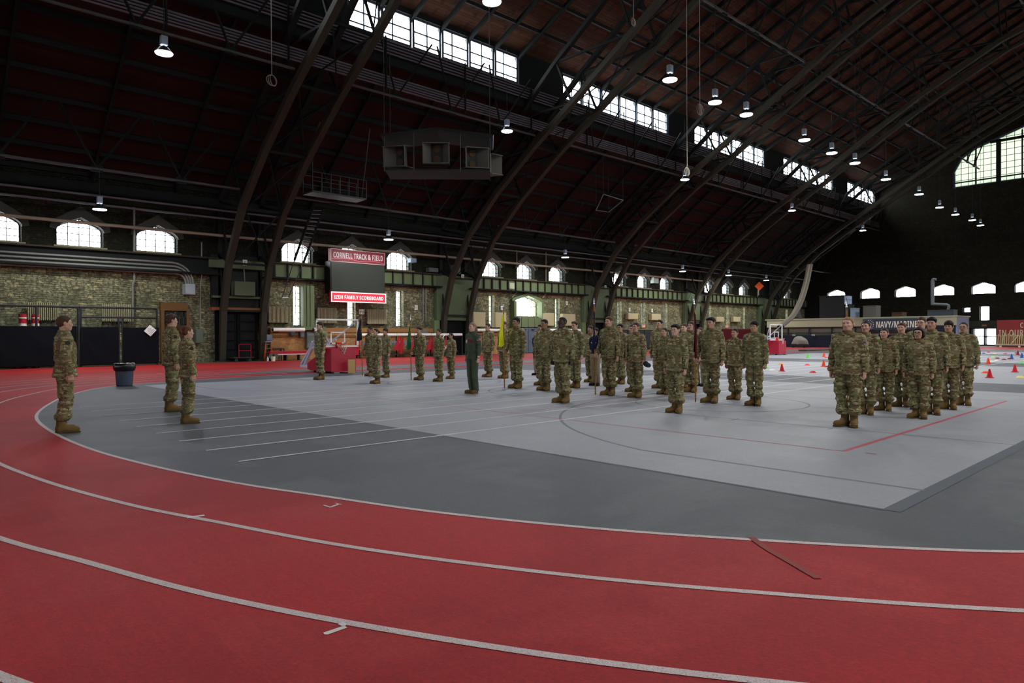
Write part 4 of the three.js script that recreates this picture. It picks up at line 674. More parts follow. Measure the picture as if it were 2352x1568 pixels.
for (const [x0, x1, y, l] of [[627, 699, 757, 'long white rolled mat on wall brackets left of the standing man'], [721, 734, 757, 'short white rolled mat end on wall brackets behind the standing man'], [1095, 1161, 758, 'long white rolled mat on the wall left of the yellow flag'], [1262, 1332, 758, 'long white rolled mat on the wall right of the gate']]) { const v = 40.5, [u0, yy] = onV(x0, y, v), [u1] = onV(x1, y, v), t = thing('rolled_mat', l, 'rolled mat', 'white rolls on the left wall'); add('roll', rod(V3(u0, yy, v), V3(u1, yy, v), 0.12, 16), rollM, t); for (const s of x1 - x0 < 40 ? [0.85] : [0.15, 0.85]) add('bracket', box(lerp(u0, u1, s) - 0.03, lerp(u0, u1, s) + 0.03, yy - 0.16, yy - 0.11, v - 0.1, 41.2), darkIron, t); add('end_cap', rod(V3(u0 - 0.06, yy, v), V3(u0, yy, v), 0.1, 14), darkIron, t); }
{ const v = 40.95, [u0, y1] = onV(697, 655, v), [u1] = onV(722, 655, v), [, y0] = onV(697, 750, v), t = thing('green_duct', 'tall ribbed green duct beside the first slit window', 'duct'); add('casing', rbox(u0, u1, y0, y1, v, NW - 0.05, 0.02), greenSteel, t); for (const f of [0.3, 0.62]) add('rib', box(lerp(u0, u1, f) - 0.025, lerp(u0, u1, f) + 0.025, y0, y1, v - 0.04, v), greenPanel, t); add('shelf', box(u0 - 0.1, u1 + 0.7, y0 - 0.22, y0, v - 0.2, NW - 0.05), greenSteel, t); }
function pipeThing(pts, r, m, label, name = 'wall_pipe', group) { const g = []; for (let i = 0; i < pts.length - 1; i++) { g.push(rod(pts[i], pts[i + 1], r, 8)); if (i) g.push(new THREE.SphereGeometry(r, 8, 6).translate(pts[i].x, pts[i].y, pts[i].z)); } return solo(name, join(g), m, label, 'pipe', group); }
{ const v = 40.55, pts = [[0, 502], [450, 538.7], [1042, 588], [1405, 622], [1614, 645]].map(([x, y]) => onV(x, y, v)); const yy = pts.reduce((s, p) => s + p[1], 0) / pts.length; pipeThing([V3(WW + 2, yy, v), V3(pts[4][0], yy, v)], 0.085, rustPipe, 'rusty pale sprinkler pipe crossing the tops of the arched windows'); const y2 = onV(0, 447, v)[1]; pipeThing([V3(WW + 2, y2, 40.3), V3(90, y2, 40.3)], 0.06, pipeGrey, 'thin pipe above the arched windows just under the eave'); }
{ const v = 41.1, P = (x, y) => V3(...onV(x, y, v), v); pipeThing([P(308, 476), P(308, 644), P(305, 652), P(305, 738)], 0.055, galv, 'grey standpipe running down the stone wall behind the fence'); pipeThing([P(463, 556), P(463, 636), P(460, 660), P(460, 756)], 0.04, galv, 'thin grey pipe dropping beside the first truss'); pipeThing([P(1187, 574), P(1187, 670), P(1176, 683)], 0.045, rustPipe, 'drop pipe left above the gate'); pipeThing([P(1254, 578), P(1254, 674), P(1246, 685)], 0.045, rustPipe, 'drop pipe right above the gate'); pipeThing([P(972, 662), P(972, 735), P(968, 742)], 0.05, galv, 'conduit with a white cap left of the green housing'); pipeThing([P(978, 662), P(978, 738)], 0.05, galv, 'conduit close to the green housing'); pipeThing([P(1553, 690), P(1470, 690), P(1470, 704)], 0.03, rustPipe, 'thin pipe around the slit windows of the third bay'); pipeThing([P(1740, 655), P(1740, 685)], 0.06, rustPipe, 'short riser below the orange diamond'); }
for (const [x, y, tx, l] of [[956, 706, 'N1', 'square sign'], [1302, 696, 'N2', 'square sign'], [1446, 711, 'N3', 'square sign'], [1498, 713, 'N4', 'square sign'], [831, 716, 'N 21', 'wide sign'], [563, 603, 'C', 'square sign'], [1063, 635, 'D', 'square sign'], [1391, 659, 'E', 'square sign'], [1153, 707, 'N2', 'square sign']].map((a) => a)) {
  const v = x === 563 ? 40.8 : x === 1063 || x === 1391 ? 40.6 : 41.3, [u, yy] = onV(x, y, v), w = l === 'wide sign' ? 0.42 : 0.26, t = thing('wall_sign', `small white ${l} ${{ 563: 'between the first truss pair', 1063: 'above the green housing', 1391: 'on the third truss pair', 831: 'right of the slit window under the scoreboard', 956: 'on the stone by the green flag', 1302: 'on the stone right of the gate', 1446: 'left in the third bay', 1498: 'right in the third bay', 1153: 'on the stone by the yellow flag' }[x]}`, 'sign'); add('plate', box(u - w / 2, u + w / 2, yy - 0.17, yy + 0.17, v, v + 0.03), white, t);
  const f = face(w - 0.01, 0.33, lettered(96, 96, '#c9c9bd', (c) => fitText(c, tx, 48, 50, tx.length > 2 ? 84 : 50, 64, '#20211d')), 'lettering', t); f.position.copy(V3(u, yy, v - 0.004)); }
for (const [x, y, l] of [[1479, 749, 'small red exit sign above the heads in the third bay'], [1671, 750, 'small red exit sign in the far fourth bay']]) { const [u, yy] = onV(x, y, 41.2), t = thing('exit_sign', l, 'sign'); add('housing', rbox(u - 0.25, u + 0.25, yy - 0.15, yy + 0.15, 41.2, 41.35, 0.02), white, t); const f = face(0.48, 0.28, lettered(128, 72, '#c23b33', (c) => fitText(c, 'EXIT', 64, 38, 96, 54, '#f4d8cf')), 'lettering', t); f.position.copy(V3(u, yy, 41.19)); }
// ---------------------------------------------------------------- chain-link cage with tarpaulins at the left
{ const v = 39.6, U = (x) => onV(x, 800, v)[0], Y = (y, x = 200) => onV(x, y, v)[1], tarp = mat('#070910', 0.65, { specularIntensity: 0.2 }), F = thing('cage_fence', 'black framed chain-link cage along the left wall behind the track', 'fence');
  const yt = Y(705, 180), ym = Y(729, 270); for (const x of [-260, -120, 84, 180, 186, 273, 282, 361]) add('post', rod(V3(U(x), 0, v), V3(U(x), x === 273 || x === 282 ? ym : yt, v), 0.05, 8), darkIron, F);
  add('rail', rod(V3(U(-260), yt, v), V3(U(361), yt, v), 0.05), darkIron, F); add('rail', rod(V3(U(186), ym, v), V3(U(361), ym, v), 0.045), darkIron, F); add('rail', rod(V3(U(-260), 0.12, v), V3(U(361), 0.12, v), 0.04), darkIron, F);
  const wires = []; for (let u = U(-200); u < U(361); u += 0.22) for (const s of [1, -1]) { const L = yt - 1.9; wires.push(rod(V3(u, 1.9, v), V3(u + s * L * 0.5, yt, v), 0.004, 3)); } const mesh = add('chain_link', join(wires), galv, F); mesh.userData.kind = 'stuff';
  const cloth = (x0, x1, y0, label) => { const u0 = U(x0), u1 = U(x1), nx = 36, g = new THREE.PlaneGeometry(u1 - u0, y0, nx, 10), p = g.attributes.position; for (let i = 0; i < p.count; i++) { const x = p.getX(i), y = p.getY(i); p.setZ(i, 0.05 * (noise3(x * 1.2 + x0, y * 1.5, 1) - 0.5) + 0.03 * (noise3(x * 4 + y * 2, y * 2 - x, x0) - 0.5)); } g.translate((u0 + u1) / 2, 0.12 + y0 / 2, -v + 0.1); g.computeVertexNormals(); const m = tarp.clone(); m.side = THREE.DoubleSide; solo('tarpaulin', g, m, label, 'tarpaulin', 'tarpaulins on the cage'); };
  cloth(-200, 176, Y(750, 90) - 0.1, 'wide navy tarpaulin hung on the cage behind the leftmost man'); cloth(184, 271, Y(751, 230) - 0.12, 'navy tarpaulin panel in the middle of the cage, left of the trash can'); cloth(281, 364, Y(752, 320) - 0.12, 'navy tarpaulin panel at the right end of the cage behind the trash can');
  const [su, sy] = onV(345, 759, v - 0.2), s = thing('notice_sign', 'white notice hung askew on the navy tarpaulin above the trash can', 'sign'); const bd = add('board', new THREE.BoxGeometry(0.44, 0.42, 0.015), white, s); const f = face(0.43, 0.41, lettered(256, 244, '#dcdcda', (c) => ['NO', 'LONG SPIKES', 'USE ONLY', 'PYRAMID SPIKES', 'ON THE TRACK'].forEach((q, i) => fitText(c, q, 128, 40 + i * 42, [50, 150, 120, 200, 180][i], 30, '#303236'))), 'lettering', bd); f.position.z = 0.009; s.position.copy(V3(su, sy, v - 0.2)); s.rotation.z = 0.85;
  for (const [x, y, l] of [[52, 738, 'left'], [81, 738, 'right']]) { const [u, yy] = onV(x, y, 40.4), t = thing('padded_post', `red padded post with white letters behind the cage, the ${l} one of two`, 'padded post', 'red padded posts'); add('pad', rod(V3(u, 0, 40.4), V3(u, yy + 0.36, 40.4), 0.16, 14), red, t); add('band', rod(V3(u, yy + 0.14, 40.4), V3(u, yy + 0.2, 40.4), 0.165, 14), white, t); add('letter_mark', rod(V3(u, yy - 0.22, 40.4), V3(u, yy - 0.1, 40.4), 0.165, 14), white, t); }
  { const [u, yy] = onV(118, 745, 40.4); solo('orange_marker', cyl(0.1, 0.07, 0.2, 12).translate(u, 1.815, -40.8), mat('#c2411f', 0.6), 'small orange marker on the bench behind the cage', 'marker'); solo('storage_bench', join([box(U(40), U(130), 1.7, 1.81, 40.62, 41.1), box(U(40), U(130), 1.2, 1.3, 40.62, 41.1), ...[U(42), U(128)].flatMap((q) => [box(q - 0.04, q + 0.04, 0, 1.75, 40.64, 40.74), box(q - 0.04, q + 0.04, 0, 1.75, 41.0, 41.08)])]), darkIron, 'black shelf rack standing behind the cage under the radiator', 'rack'); } }
{ const [u, v] = onFloor(286, 886), t = thing('trash_can', 'grey plastic trash can with a black bag liner on the track edge', 'trash can'); at(t, u, 0, v); t.scale.set(0.77, 0.87, 0.77);   // trash can
  add('barrel', new THREE.LatheGeometry([[0, 0.005], [0.27, 0.005], [0.275, 0.03], [0.285, 0.05], [0.32, 0.6], [0.33, 0.62]].map((p) => new THREE.Vector2(...p)), 32), mat('#3f4a5a', 0.5), t);
  const g = new THREE.LatheGeometry([[0.24, 0.74], [0.33, 0.79], [0.365, 0.77], [0.385, 0.7], [0.39, 0.62], [0.36, 0.54], [0.335, 0.52], [0.33, 0.55], [0.33, 0.7]].map((p) => new THREE.Vector2(...p)), 48), p = g.attributes.position; for (let i = 0; i < p.count; i++) { const x = p.getX(i), y = p.getY(i), z = p.getZ(i), k = 1 + 0.07 * (noise3(x * 14, y * 14, z * 14) - 0.5); p.setXYZ(i, x * k, y + 0.02 * (noise3(x * 20, 3, z * 20) - 0.5), z * k); } g.computeVertexNormals(); add('bag_liner', g, new THREE.MeshPhysicalMaterial({ color: '#08090a', roughness: 0.28, side: THREE.DoubleSide }), t); }
// ---------------------------------------------------------------- portable basketball hoops, lowered
function hoop(px, py, label, extra) {
  const [u, v] = onFloor(px, py), t = thing('basketball_hoop', label, 'basketball hoop', 'portable hoops'), pad = new THREE.MeshPhysicalMaterial({ color: '#a3122f', roughness: 0.42 }), frame = mat('#c3c7d2', 0.4), redS = mat('#a81020', 0.4), orange = mat('#c8301c', 0.45); at(t, u, 0, v);
  const prof = (pts, w) => new THREE.ExtrudeGeometry(new THREE.Shape(pts.map((p) => new THREE.Vector2(...p))), { depth: w, bevelEnabled: true, bevelSize: 0.02, bevelThickness: 0.02, bevelSegments: 2 }).translate(0, 0, -w / 2).rotateY(-Math.PI / 2);
  add('base_pad', prof([[0, 0.1], [0, 0.98], [-0.85, 0.98], [-0.85, 0.78], [-1.95, 0.36], [-1.95, 0.14], [-1.7, 0.1]], 1.06), pad, t);
  for (const [x, z] of [[-0.4, -0.25], [0.4, -0.25], [-0.4, -1.6], [0.4, -1.6]]) add('caster', new THREE.CylinderGeometry(0.06, 0.06, 0.05, 12).rotateZ(Math.PI / 2).translate(x, 0.06, z), darkIron, t); for (const x of [-0.35, 0.4]) add('foot', rbox(x - 0.12, x + 0.12, 0.0, 0.07, -0.12, 0.1, 0.01), galv, t);
  const L = (a, b, r, n = 'arm', m = frame) => add(n, beam(new THREE.Vector3(...a), new THREE.Vector3(...b), r, r), m, t);
  for (const x of [-0.28, 0.28]) { L([x, 1.12, -1.0], [x, 0.98, -2.05], 0.09); L([x, 1.32, -1.1], [x, 1.28, -1.8], 0.08); L([x, 1.28, -1.8], [x, 0.3, -3.0], 0.09); L([x, 0.98, -2.05], [x, 0.25, -2.75], 0.09); L([x, 0.22, -3.05], [x, 0.2, -1.9], 0.1); L([x, 1.25, -2.0], [x, 0.82, -2.3], 0.07); L([x, 1.12, -1.0], [x, 1.2, -0.5], 0.09); } for (const z of [-3.0, -2.3, -1.5]) L([-0.28, z === -3.0 ? 0.24 : 0.95, z], [0.28, z === -3.0 ? 0.24 : 0.95, z], 0.08);
  const by = 1.06, bz = -0.45, bd = new THREE.Group(); bd.name = 'backboard'; t.add(bd);
  add('glass', box(-0.9, 0.9, by, by + 1.06, -bz - 0.015, -bz + 0.0), new THREE.MeshPhysicalMaterial({ color: '#ffffff', transmission: 1, roughness: 0.03, thickness: 0 }), bd);
  for (const x of [-0.9, 0.9]) add('rim_frame', box(x - 0.03, x + 0.03, by, by + 1.06, -bz - 0.03, -bz + 0.03), white, bd); for (const y of [by, by + 1.06]) add('rim_frame', box(-0.93, 0.93, y - 0.03, y + 0.03, -bz - 0.03, -bz + 0.03), white, bd);
  for (const x of [-0.3, 0.3]) add('target_square', box(x - 0.025, x + 0.025, by + 0.1, by + 0.55, -bz - 0.035, -bz - 0.02), white, bd); for (const y of [by + 0.12, by + 0.55]) add('target_square', box(-0.325, 0.325, y - 0.025, y + 0.025, -bz - 0.035, -bz - 0.02), white, bd);
  L([-0.9, by + 0.1, bz - 0.1], [0.9, by - 0.06, bz - 0.02], 0.06, 'brace'); add('bottom_pad', rbox(-0.95, 0.95, by - 0.12, by - 0.03, -bz - 0.05, -bz + 0.05, 0.02), redS, t); L([0.85, by + 1.0, bz - 0.05], [0.0, by + 0.1, bz - 0.7], 0.05, 'brace'); L([-0.85, by + 1.0, bz - 0.05], [-0.0, by + 0.1, bz - 0.7], 0.05, 'brace');
  add('rim_mount', rbox(-0.11, 0.11, by - 0.02, by + 0.16, -bz - 0.16, -bz, 0.02), orange, t); const rc = [0, by + 0.1, bz + 0.38];
  add('rim', new THREE.TorusGeometry(0.225, 0.012, 8, 32).rotateX(Math.PI / 2).translate(...rc), orange, t); const net = []; for (let k = 0; k < 12; k++) for (const s of [1, -1]) { const P = []; for (let j = 0; j <= 6; j++) { const a = (k + s * j * 0.5) / 12 * Math.PI * 2, r = lerp(0.22, 0.1, Math.pow(j / 6, 0.7)); P.push(new THREE.Vector3(rc[0] + r * Math.cos(a), rc[1] - j * 0.068, rc[2] + r * Math.sin(a))); } net.push(hose(P, 0.006, 8, 4)); } add('net', join(net), mat('#c9cbbd', 0.9), t);
  if (extra) extra(u, v); return t;
}
hoop(789, 857, 'red padded portable basketball hoop lowered behind the man standing alone', (u, v) => solo('cardboard_sheet', box(u + 0.02, u + 0.32, 0.01, 0.55, v - 0.34, v - 0.3), mat('#a8905c', 0.85), 'tan board leaning on the red pad of the basketball hoop', 'board'));
hoop(1797, 815, 'far red padded portable basketball hoop near the dark shed');
// ---------------------------------------------------------------- chair carts, bench, ladder and other things before the wall
{ const chairG = [new RoundedBoxGeometry(0.42, 0.03, 0.42, 1, 0.01), new RoundedBoxGeometry(0.42, 0.3, 0.03, 1, 0.01)], greys = [mat('#a3a7ab', 0.45, { metalness: 0.3 }), mat('#8b9197', 0.45, { metalness: 0.3 })];
  const carts = [[838, 810], [900, 812], [937, 818], [974, 816], [1010, 815]];
  carts.forEach(([px, py], k) => {
    const v = 39.95 + 0.05 * (k % 2), [u] = onV(px, 800, v), C = thing('chair_cart', `${ord[k]} wheeled chair cart from the left behind the formation`, 'cart', 'chair carts'); at(C, u, 0, v);
    add('deck', rbox(-0.62, 0.62, 0.18, 0.24, -0.3, 0.3, 0.01), darkIron, C); for (const [x, z] of [[-0.5, -0.22], [0.5, -0.22], [-0.5, 0.22], [0.5, 0.22]]) add('caster', new THREE.CylinderGeometry(0.08, 0.08, 0.05, 12).rotateX(Math.PI / 2).translate(x, 0.09, z), darkIron, C); add('end_frame', beam(new THREE.Vector3(-0.62, 0.24, 0), new THREE.Vector3(-0.5, 1.35, 0), 0.06, 0.3), red, C); add('red_panel', new THREE.ExtrudeGeometry(new THREE.Shape([[-0.1, 0.24], [0.35, 0.24], [0.3, 1.25]].map((p) => new THREE.Vector2(...p))), { depth: 0.04, bevelEnabled: false }).translate(0.1, 0.25, 0.24), red, C);
    for (let j = 0; j < 8; j++) { const c = thing('folding_chair', `${ord[j]} slanted grey folding chair from the left on the ${ord[k]} chair cart`, 'chair', `chairs on the ${ord[k]} cart`); add('seat', chairG[0], greys[j % 2], c).position.set(0, 0.36, 0.02); add('backrest', chairG[1], greys[(j + 1) % 2], c).position.set(0, 0.78, 0); add('rung', new THREE.CylinderGeometry(0.013, 0.013, 0.42, 6).rotateZ(Math.PI / 2).translate(0, 0.57, 0), greys[0], c); for (const s of [-1, 1]) add('leg', new THREE.CylinderGeometry(0.014, 0.014, 0.95, 6).translate(s * 0.2, 0.47, 0), darkIron, c); c.position.copy(V3(u - 0.42 + j * 0.1, 0.25, v)); c.rotation.order = 'YXZ'; c.rotation.y = Math.PI / 2; c.rotation.x = 0.32; c.scale.set(0.95, 1, 0.16); }
  });
  const [ua] = onV(826, 770, 40.35), [ub] = onV(1062, 770, 40.35), tb = thing('long_white_panel', 'long white rolled wall padding behind the chair carts', 'padding'); for (let k = 0; k < 6; k++) add('roll_section', rod(V3(lerp(ua, ub, k / 6) + 0.02, 1.55, 40.4), V3(lerp(ua, ub, (k + 1) / 6) - 0.02, 1.55, 40.4), 0.1, 14), rollM, tb); for (let k = 0; k <= 6; k++) add('stand', box(lerp(ua, ub, k / 6) - 0.03, lerp(ua, ub, k / 6) + 0.03, 0, 1.5, 40.36, 40.44), darkIron, tb);
  { const [u, v] = onFloor(905, 823); solo('white_panel', rbox(u - 0.3, u + 0.25, 0.0, 0.98, 39.2, 39.3, 0.02), mat('#b9b6ae', 0.7), 'plain off white panel standing beside the chair carts', 'panel'); } }
{ const v = 40.3, [u0] = onV(617, 810, v), [u1] = onV(708, 810, v), t = thing('red_bench', 'long red bench on a black frame before the brick wall', 'bench'); add('seat_board', rbox(u0, u1, 0.42, 0.58, v - 0.2, v + 0.2, 0.03), red, t); add('edge_rail', box(u0, u1, 0.35, 0.42, v - 0.22, v - 0.16), mat('#b9a9a9', 0.5), t); for (const f of [0.08, 0.42, 0.75, 0.95]) add('leg', box(lerp(u0, u1, f) - 0.04, lerp(u0, u1, f) + 0.04, 0, 0.42, v - 0.15, v + 0.15), darkIron, t); for (const f of [0.02, 0.12]) add('end_wheel', new THREE.CylinderGeometry(0.17, 0.17, 0.05, 16).rotateX(Math.PI / 2).translate(lerp(u0, u1, f), 0.3, -v + 0.26), mat('#4b5348', 0.7), t); const [a] = onV(616, 810, 40.8), [b] = onV(651, 810, 40.8), fr = thing('table_frame', 'bare black table frame behind the red bench', 'frame'); for (const x of [a, b]) for (const z of [40.75, 41.1]) add('leg', box(x - 0.025, x + 0.025, 0, 0.75, z - 0.025, z + 0.025), darkIron, fr); for (const z of [40.75, 41.1]) add('rail', box(a, b, 0.7, 0.75, z - 0.02, z + 0.02), darkIron, fr); }
{ const [u] = onV(615, 810, 40.7), t = thing('step_ladder', 'orange folding stepladder by the brick wall under the grey box', 'ladder'); for (const x of [-0.2, 0.2]) for (const z of [-0.25, 0.1]) add('rail', beam(V3(u + x * 1.2, 0.0, 40.6 - z * 0.6), V3(u + x * 0.8, 1.15, 40.62), 0.045, 0.03), mat('#c2571f', 0.5), t); for (let k = 0; k < 4; k++) add('step', box(u - 0.22, u + 0.22, 0.25 + k * 0.25, 0.28 + k * 0.25, 40.55, 40.66), galv, t); add('top_tray', rbox(u - 0.2, u + 0.2, 1.12, 1.18, 40.5, 40.72, 0.015), greyBox, t);
  for (const [x, n, c, l] of [[612.5, 0, '#cfd2c8', 'white bottle standing under the orange stepladder'], [618, 1, '#c9c8b4', 'cream bucket standing under the red bench end']]) { const [uu] = onV(x, 820, 40.05); solo(n ? 'bucket' : 'bottle', n ? cyl(0.11, 0.13, 0.28, 18).translate(uu + 0.1, 0, -39.7) : new THREE.LatheGeometry([[0, 0], [0.06, 0], [0.06, 0.18], [0.02, 0.24], [0.02, 0.28], [0, 0.28]].map((p) => new THREE.Vector2(...p)), 14).translate(uu, 0, -39.9), mat(c, 0.6), l, n ? 'bucket' : 'bottle'); } }
{ const v = 40.35, [u0] = onV(531, 815, v), [u1] = onV(578, 815, v), t = thing('platform_cart', 'flat black platform cart with a red handle before the black doors', 'cart'); add('deck', box(u0, u1, 0.22, 0.28, v - 0.35, v + 0.35), darkIron, t); for (const u of [u0 + 0.2, u1 - 0.2]) for (const z of [-0.25, 0.25]) add('wheel', new THREE.CylinderGeometry(0.1, 0.1, 0.05, 12).rotateX(Math.PI / 2).translate(u, 0.1, -v + z), darkIron, t); const h = [V3(u1 - 0.75, 0.28, v), V3(u1 - 0.75, 0.95, v), V3(u1 - 0.68, 1.02, v), V3(u1 - 0.12, 1.02, v), V3(u1 - 0.05, 0.95, v), V3(u1 - 0.05, 0.28, v)]; add('handle', hose(h, 0.02, 40, 6), mat('#a01822', 0.5), t); add('handle_bar', rod(V3(u1 - 0.75, 0.65, v), V3(u1 - 0.05, 0.65, v), 0.015), mat('#a01822', 0.5), t); }
{ const [u, v] = onFloor(1080, 820), t = thing('step_platform', 'wheeled loading steps with white handrails by the green housing', 'steps'); at(t, u, 0, 38.9); for (const x of [-0.3, 0.35]) add('handrail', hose([new THREE.Vector3(x - 0.5, 0.35, 0), new THREE.Vector3(x + 0.15, 1.45, 0), new THREE.Vector3(x + 0.4, 1.5, 0)], 0.03, 16, 6), white, t); add('deck', rbox(-0.6, 0.8, 0.3, 0.42, -0.4, 0.3, 0.02), darkIron, t); for (const x of [-0.4, 0.6]) add('wheel', new THREE.CylinderGeometry(0.15, 0.15, 0.07, 16).rotateX(Math.PI / 2).translate(x, 0.15, 0.25), darkIron, t); for (let k = 0; k < 3; k++) add('step', box(-0.9 + k * 0.15, -0.6 + k * 0.15, 0.1 + k * 0.1, 0.14 + k * 0.1, -0.3, 0.3), galv, t); }
// ---------------------------------------------------------------- up under the roof
for (let k = 0; k < 10; k++) { const y = k < 5 ? 14.93 + k * 0.14 : 16.76 + (k - 5) * 0.17; pipeThing([V3(WW + 1, y, 31.72), V3(EW - 0.5, y, 31.72)], 0.05, pipeGrey, `${ord[k]} pipe from the bottom in the bank of long heating pipes below the clerestory`, 'heating_pipe', 'heating pipes below the clerestory'); }
for (let u = -18, k = 0; u < 92; u += 5.5, k++) { const t = thing('pipe_hanger', `${ord[k]} upright hanger from the left holding the heating pipes`, 'hanger', 'hangers of the heating pipes'); add('strap', box(u - 0.04, u + 0.04, 14.7, 17.6, 31.58, 31.64), steel, t); add('foot', box(u - 0.1, u + 0.1, 14.7, 14.75, 31.56, 31.9), steel, t); }
{ const v = 27, [u, y] = onV(1008, 365, v), t = thing('speaker_cluster', 'hanging cluster of white horn loudspeakers under a shallow metal canopy', 'loudspeaker'); at(t, u, y, v); t.rotation.y = -0.72; const can = mat('#191c1b', 0.8), horn = mat('#4c4a46', 0.8), hornIn = mat('#5a5752', 0.8, { side: THREE.DoubleSide });
  for (const s of [-1, 1]) add('canopy_panel', new THREE.BoxGeometry(2.75, 0.1, 2.4).rotateZ(-s * 0.13).translate(s * 1.3, 1.15 - 0.17, 0), can, t); for (const [x, z] of [[-2.5, 1], [-1.1, 1.1], [1.1, 1.1], [2.5, 1], [-2.5, -1], [2.5, -1]]) add('hanger_rod', new THREE.CylinderGeometry(0.02, 0.02, 1.9, 6).translate(x, 0.1, z), strutM, t); add('tray', new THREE.BoxGeometry(5, 0.07, 1.9).translate(0, -0.75, 0), can, t);
  [[-1.95, -0.02, 0.45, -0.5], [-0.05, 0.04, 0.85, 0], [1.75, -0.08, 0.5, 0.5], [2.55, -0.2, -0.3, 1.1]].forEach(([x, yy, z, r]) => { const h = new THREE.Group(); h.name = 'horn_speaker'; t.add(h); h.position.set(x, yy, z); h.rotation.set(0.16, r, 0); for (const s of [-1, 1]) { add('flare', new THREE.BoxGeometry(0.04, 0.95, 0.7).rotateY(s * 0.5).translate(s * 0.45, 0, 0), hornIn, h); add('flare', new THREE.BoxGeometry(1.25, 0.04, 0.75).rotateX(s * 0.06).translate(0, s * 0.49, 0), horn, h); } add('throat', new THREE.BoxGeometry(0.6, 0.95, 0.1).translate(0, 0, -0.32), darkIron, h); for (const s of [-1, 1]) add('driver', new THREE.CylinderGeometry(0.17, 0.17, 0.06, 20).rotateX(Math.PI / 2).translate(0, s * 0.24, -0.25), mat('#4a3626', 0.8), h); });
  for (const x of [-2.5, 2.5]) for (const z of [-1, 1]) add('suspension_rod', new THREE.CylinderGeometry(0.015, 0.015, 7, 5).translate(x, 4.4, z), strutM, t); }
{ const v = 36.6, P = (x, y, dv = 0) => { const [u, yy] = onV(x, y, v + dv); return V3(u, yy, v + dv); }, t = thing('catwalk_platform', 'small steel catwalk platform with railings hung on the second truss', 'platform'), a = P(707, 440), b = P(830, 446); add('deck', rbox(a.x, b.x, a.y - 0.1, a.y, v - 0.6, v + 0.6, 0.01), strutM, t);
  for (let k = 0; k <= 6; k++) { const u = lerp(a.x, b.x, k / 6); for (const z of [-0.58, 0.58]) add('rail_post', rod(V3(u, a.y, v + z), V3(u, a.y + (k === 0 ? 2.0 : 1.05), v + z), 0.025, 6), strutM, t); } for (const z of [-0.58, 0.58]) for (const h of [0.55, 1.05]) add('railing', rod(V3(a.x, a.y + h, v + z), V3(b.x, a.y + h, v + z), 0.02, 6), strutM, t); add('hanger_beam', beam(V3(a.x, a.y + 2, v), V3(a.x, a.y + 3.6, v - 1.5), 0.07), strutM, t); add('hanger_beam', beam(V3(b.x, a.y, v), V3(b.x - 0.3, a.y + 3.9, v - 1.5), 0.05), strutM, t);
  const L = thing('steel_ladder', 'steep steel ladder dropping from the catwalk past the arched window', 'ladder'), t0 = P(718, 479, 1), t1 = P(742, 479, 1), b0 = P(676, 598, 2), b1 = P(697, 604, 2), e0 = P(648, 683, 2.6), e1 = P(662, 683, 2.6);
  for (const [p, q] of [[t0, b0], [t1, b1]]) add('stile', beam(p, q, 0.09, 0.12), steel, L); for (let k = 0; k < 14; k++) { const f = (k + 0.5) / 14; add('rung', rod(t0.clone().lerp(b0, f), t1.clone().lerp(b1, f), 0.022, 6), galv, L); } add('lower_rod', rod(b0, e0, 0.03, 6), strutM, L); add('lower_rod', rod(b1, e1, 0.03, 6), strutM, L); add('foot_bar', rod(e0, e1, 0.04, 6), white, L);  }
const wireM = mat('#8f8a7c', 0.7);
{ const t = thing('suspended_rack', 'thin empty metal rack hung on wires below the dark roof', 'rack'), C = [[1369, 483], [1398, 487], [1431, 460], [1386, 446]].map(([x, y]) => { const [u, v] = onFloor(x, y, 10.2); return V3(u, 10.2, v); }); C.forEach((p, i) => { add('bar', rod(p, C[(i + 1) % 4], 0.035, 6), strutM, t); add('wire', rod(p, p.clone().add(new THREE.Vector3(0, 3.2, 0)), 0.008, 5), strutM, t); }); }
for (const [x, y0, y1, v, coil, l] of [[1577, 0, 384, 20, 0.22, 'long pale cable with a coil hanging in front of the clerestory'], [1607, 0, 238, 20, 0.3, 'hanging rope with a loose coil beside the high lamps'], [624, 168, 172, 30, 0.24, 'coiled white cable hung on the first truss pair'], [1455, 40, 42, 22, 0.2, 'small coiled cable hung on a roof strut']]) { const [u, a] = onV(x, y0, v), [, b] = onV(x, y1, v), t = thing('hanging_cable', l, 'cable'); add('cable', rod(V3(u, Math.min(a + 4, 24), v), V3(u, b, v), 0.018, 6), wireM, t); for (let k = 0; k < 3; k++) add('coil', new THREE.TorusGeometry(coil, 0.016, 6, 24).rotateY(0.3 * k).rotateZ(0.1 * k).translate(u + 0.03 * k, b - coil, -v), wireM, t); }
{ const pts = [[1858, 610], [1850, 650], [1838, 690], [1820, 725], [1790, 752]].map(([x, y], i) => { const v = 33 - i * 0.5, [u, yy] = onV(x, y, v); return V3(u, yy, v); }); const t = thing('furled_net', 'long furled grey divider net hanging near the dark shed', 'net'); add('net_bundle', hose(pts, 0.24, 30, 10), mat('#7a7468', 0.95), t); add('net_fold', hose(pts.map((p) => p.clone().add(new THREE.Vector3(0.16, 0.1, 0.2))), 0.17, 30, 8), mat('#69645a', 0.95), t); add('hoist_rope', rod(pts[0], V3(pts[0].x + 3, 13.5, 28), 0.03), darkIron, t); }
{ const v = 40, [u, y] = onV(1744, 657, v), t = thing('diamond_sign', 'bright orange diamond warning sign on a riser at the far end', 'sign'); add('plate', new THREE.BoxGeometry(0.75, 0.75, 0.04).rotateZ(Math.PI / 4).rotateY(-0.95).translate(u, y, -v), mat('#d8501c', 0.45), t); add('bracket', box(u - 0.04, u + 0.04, y - 1.1, y - 0.4, v + 0.05, v + 0.15), rustPipe, t); }
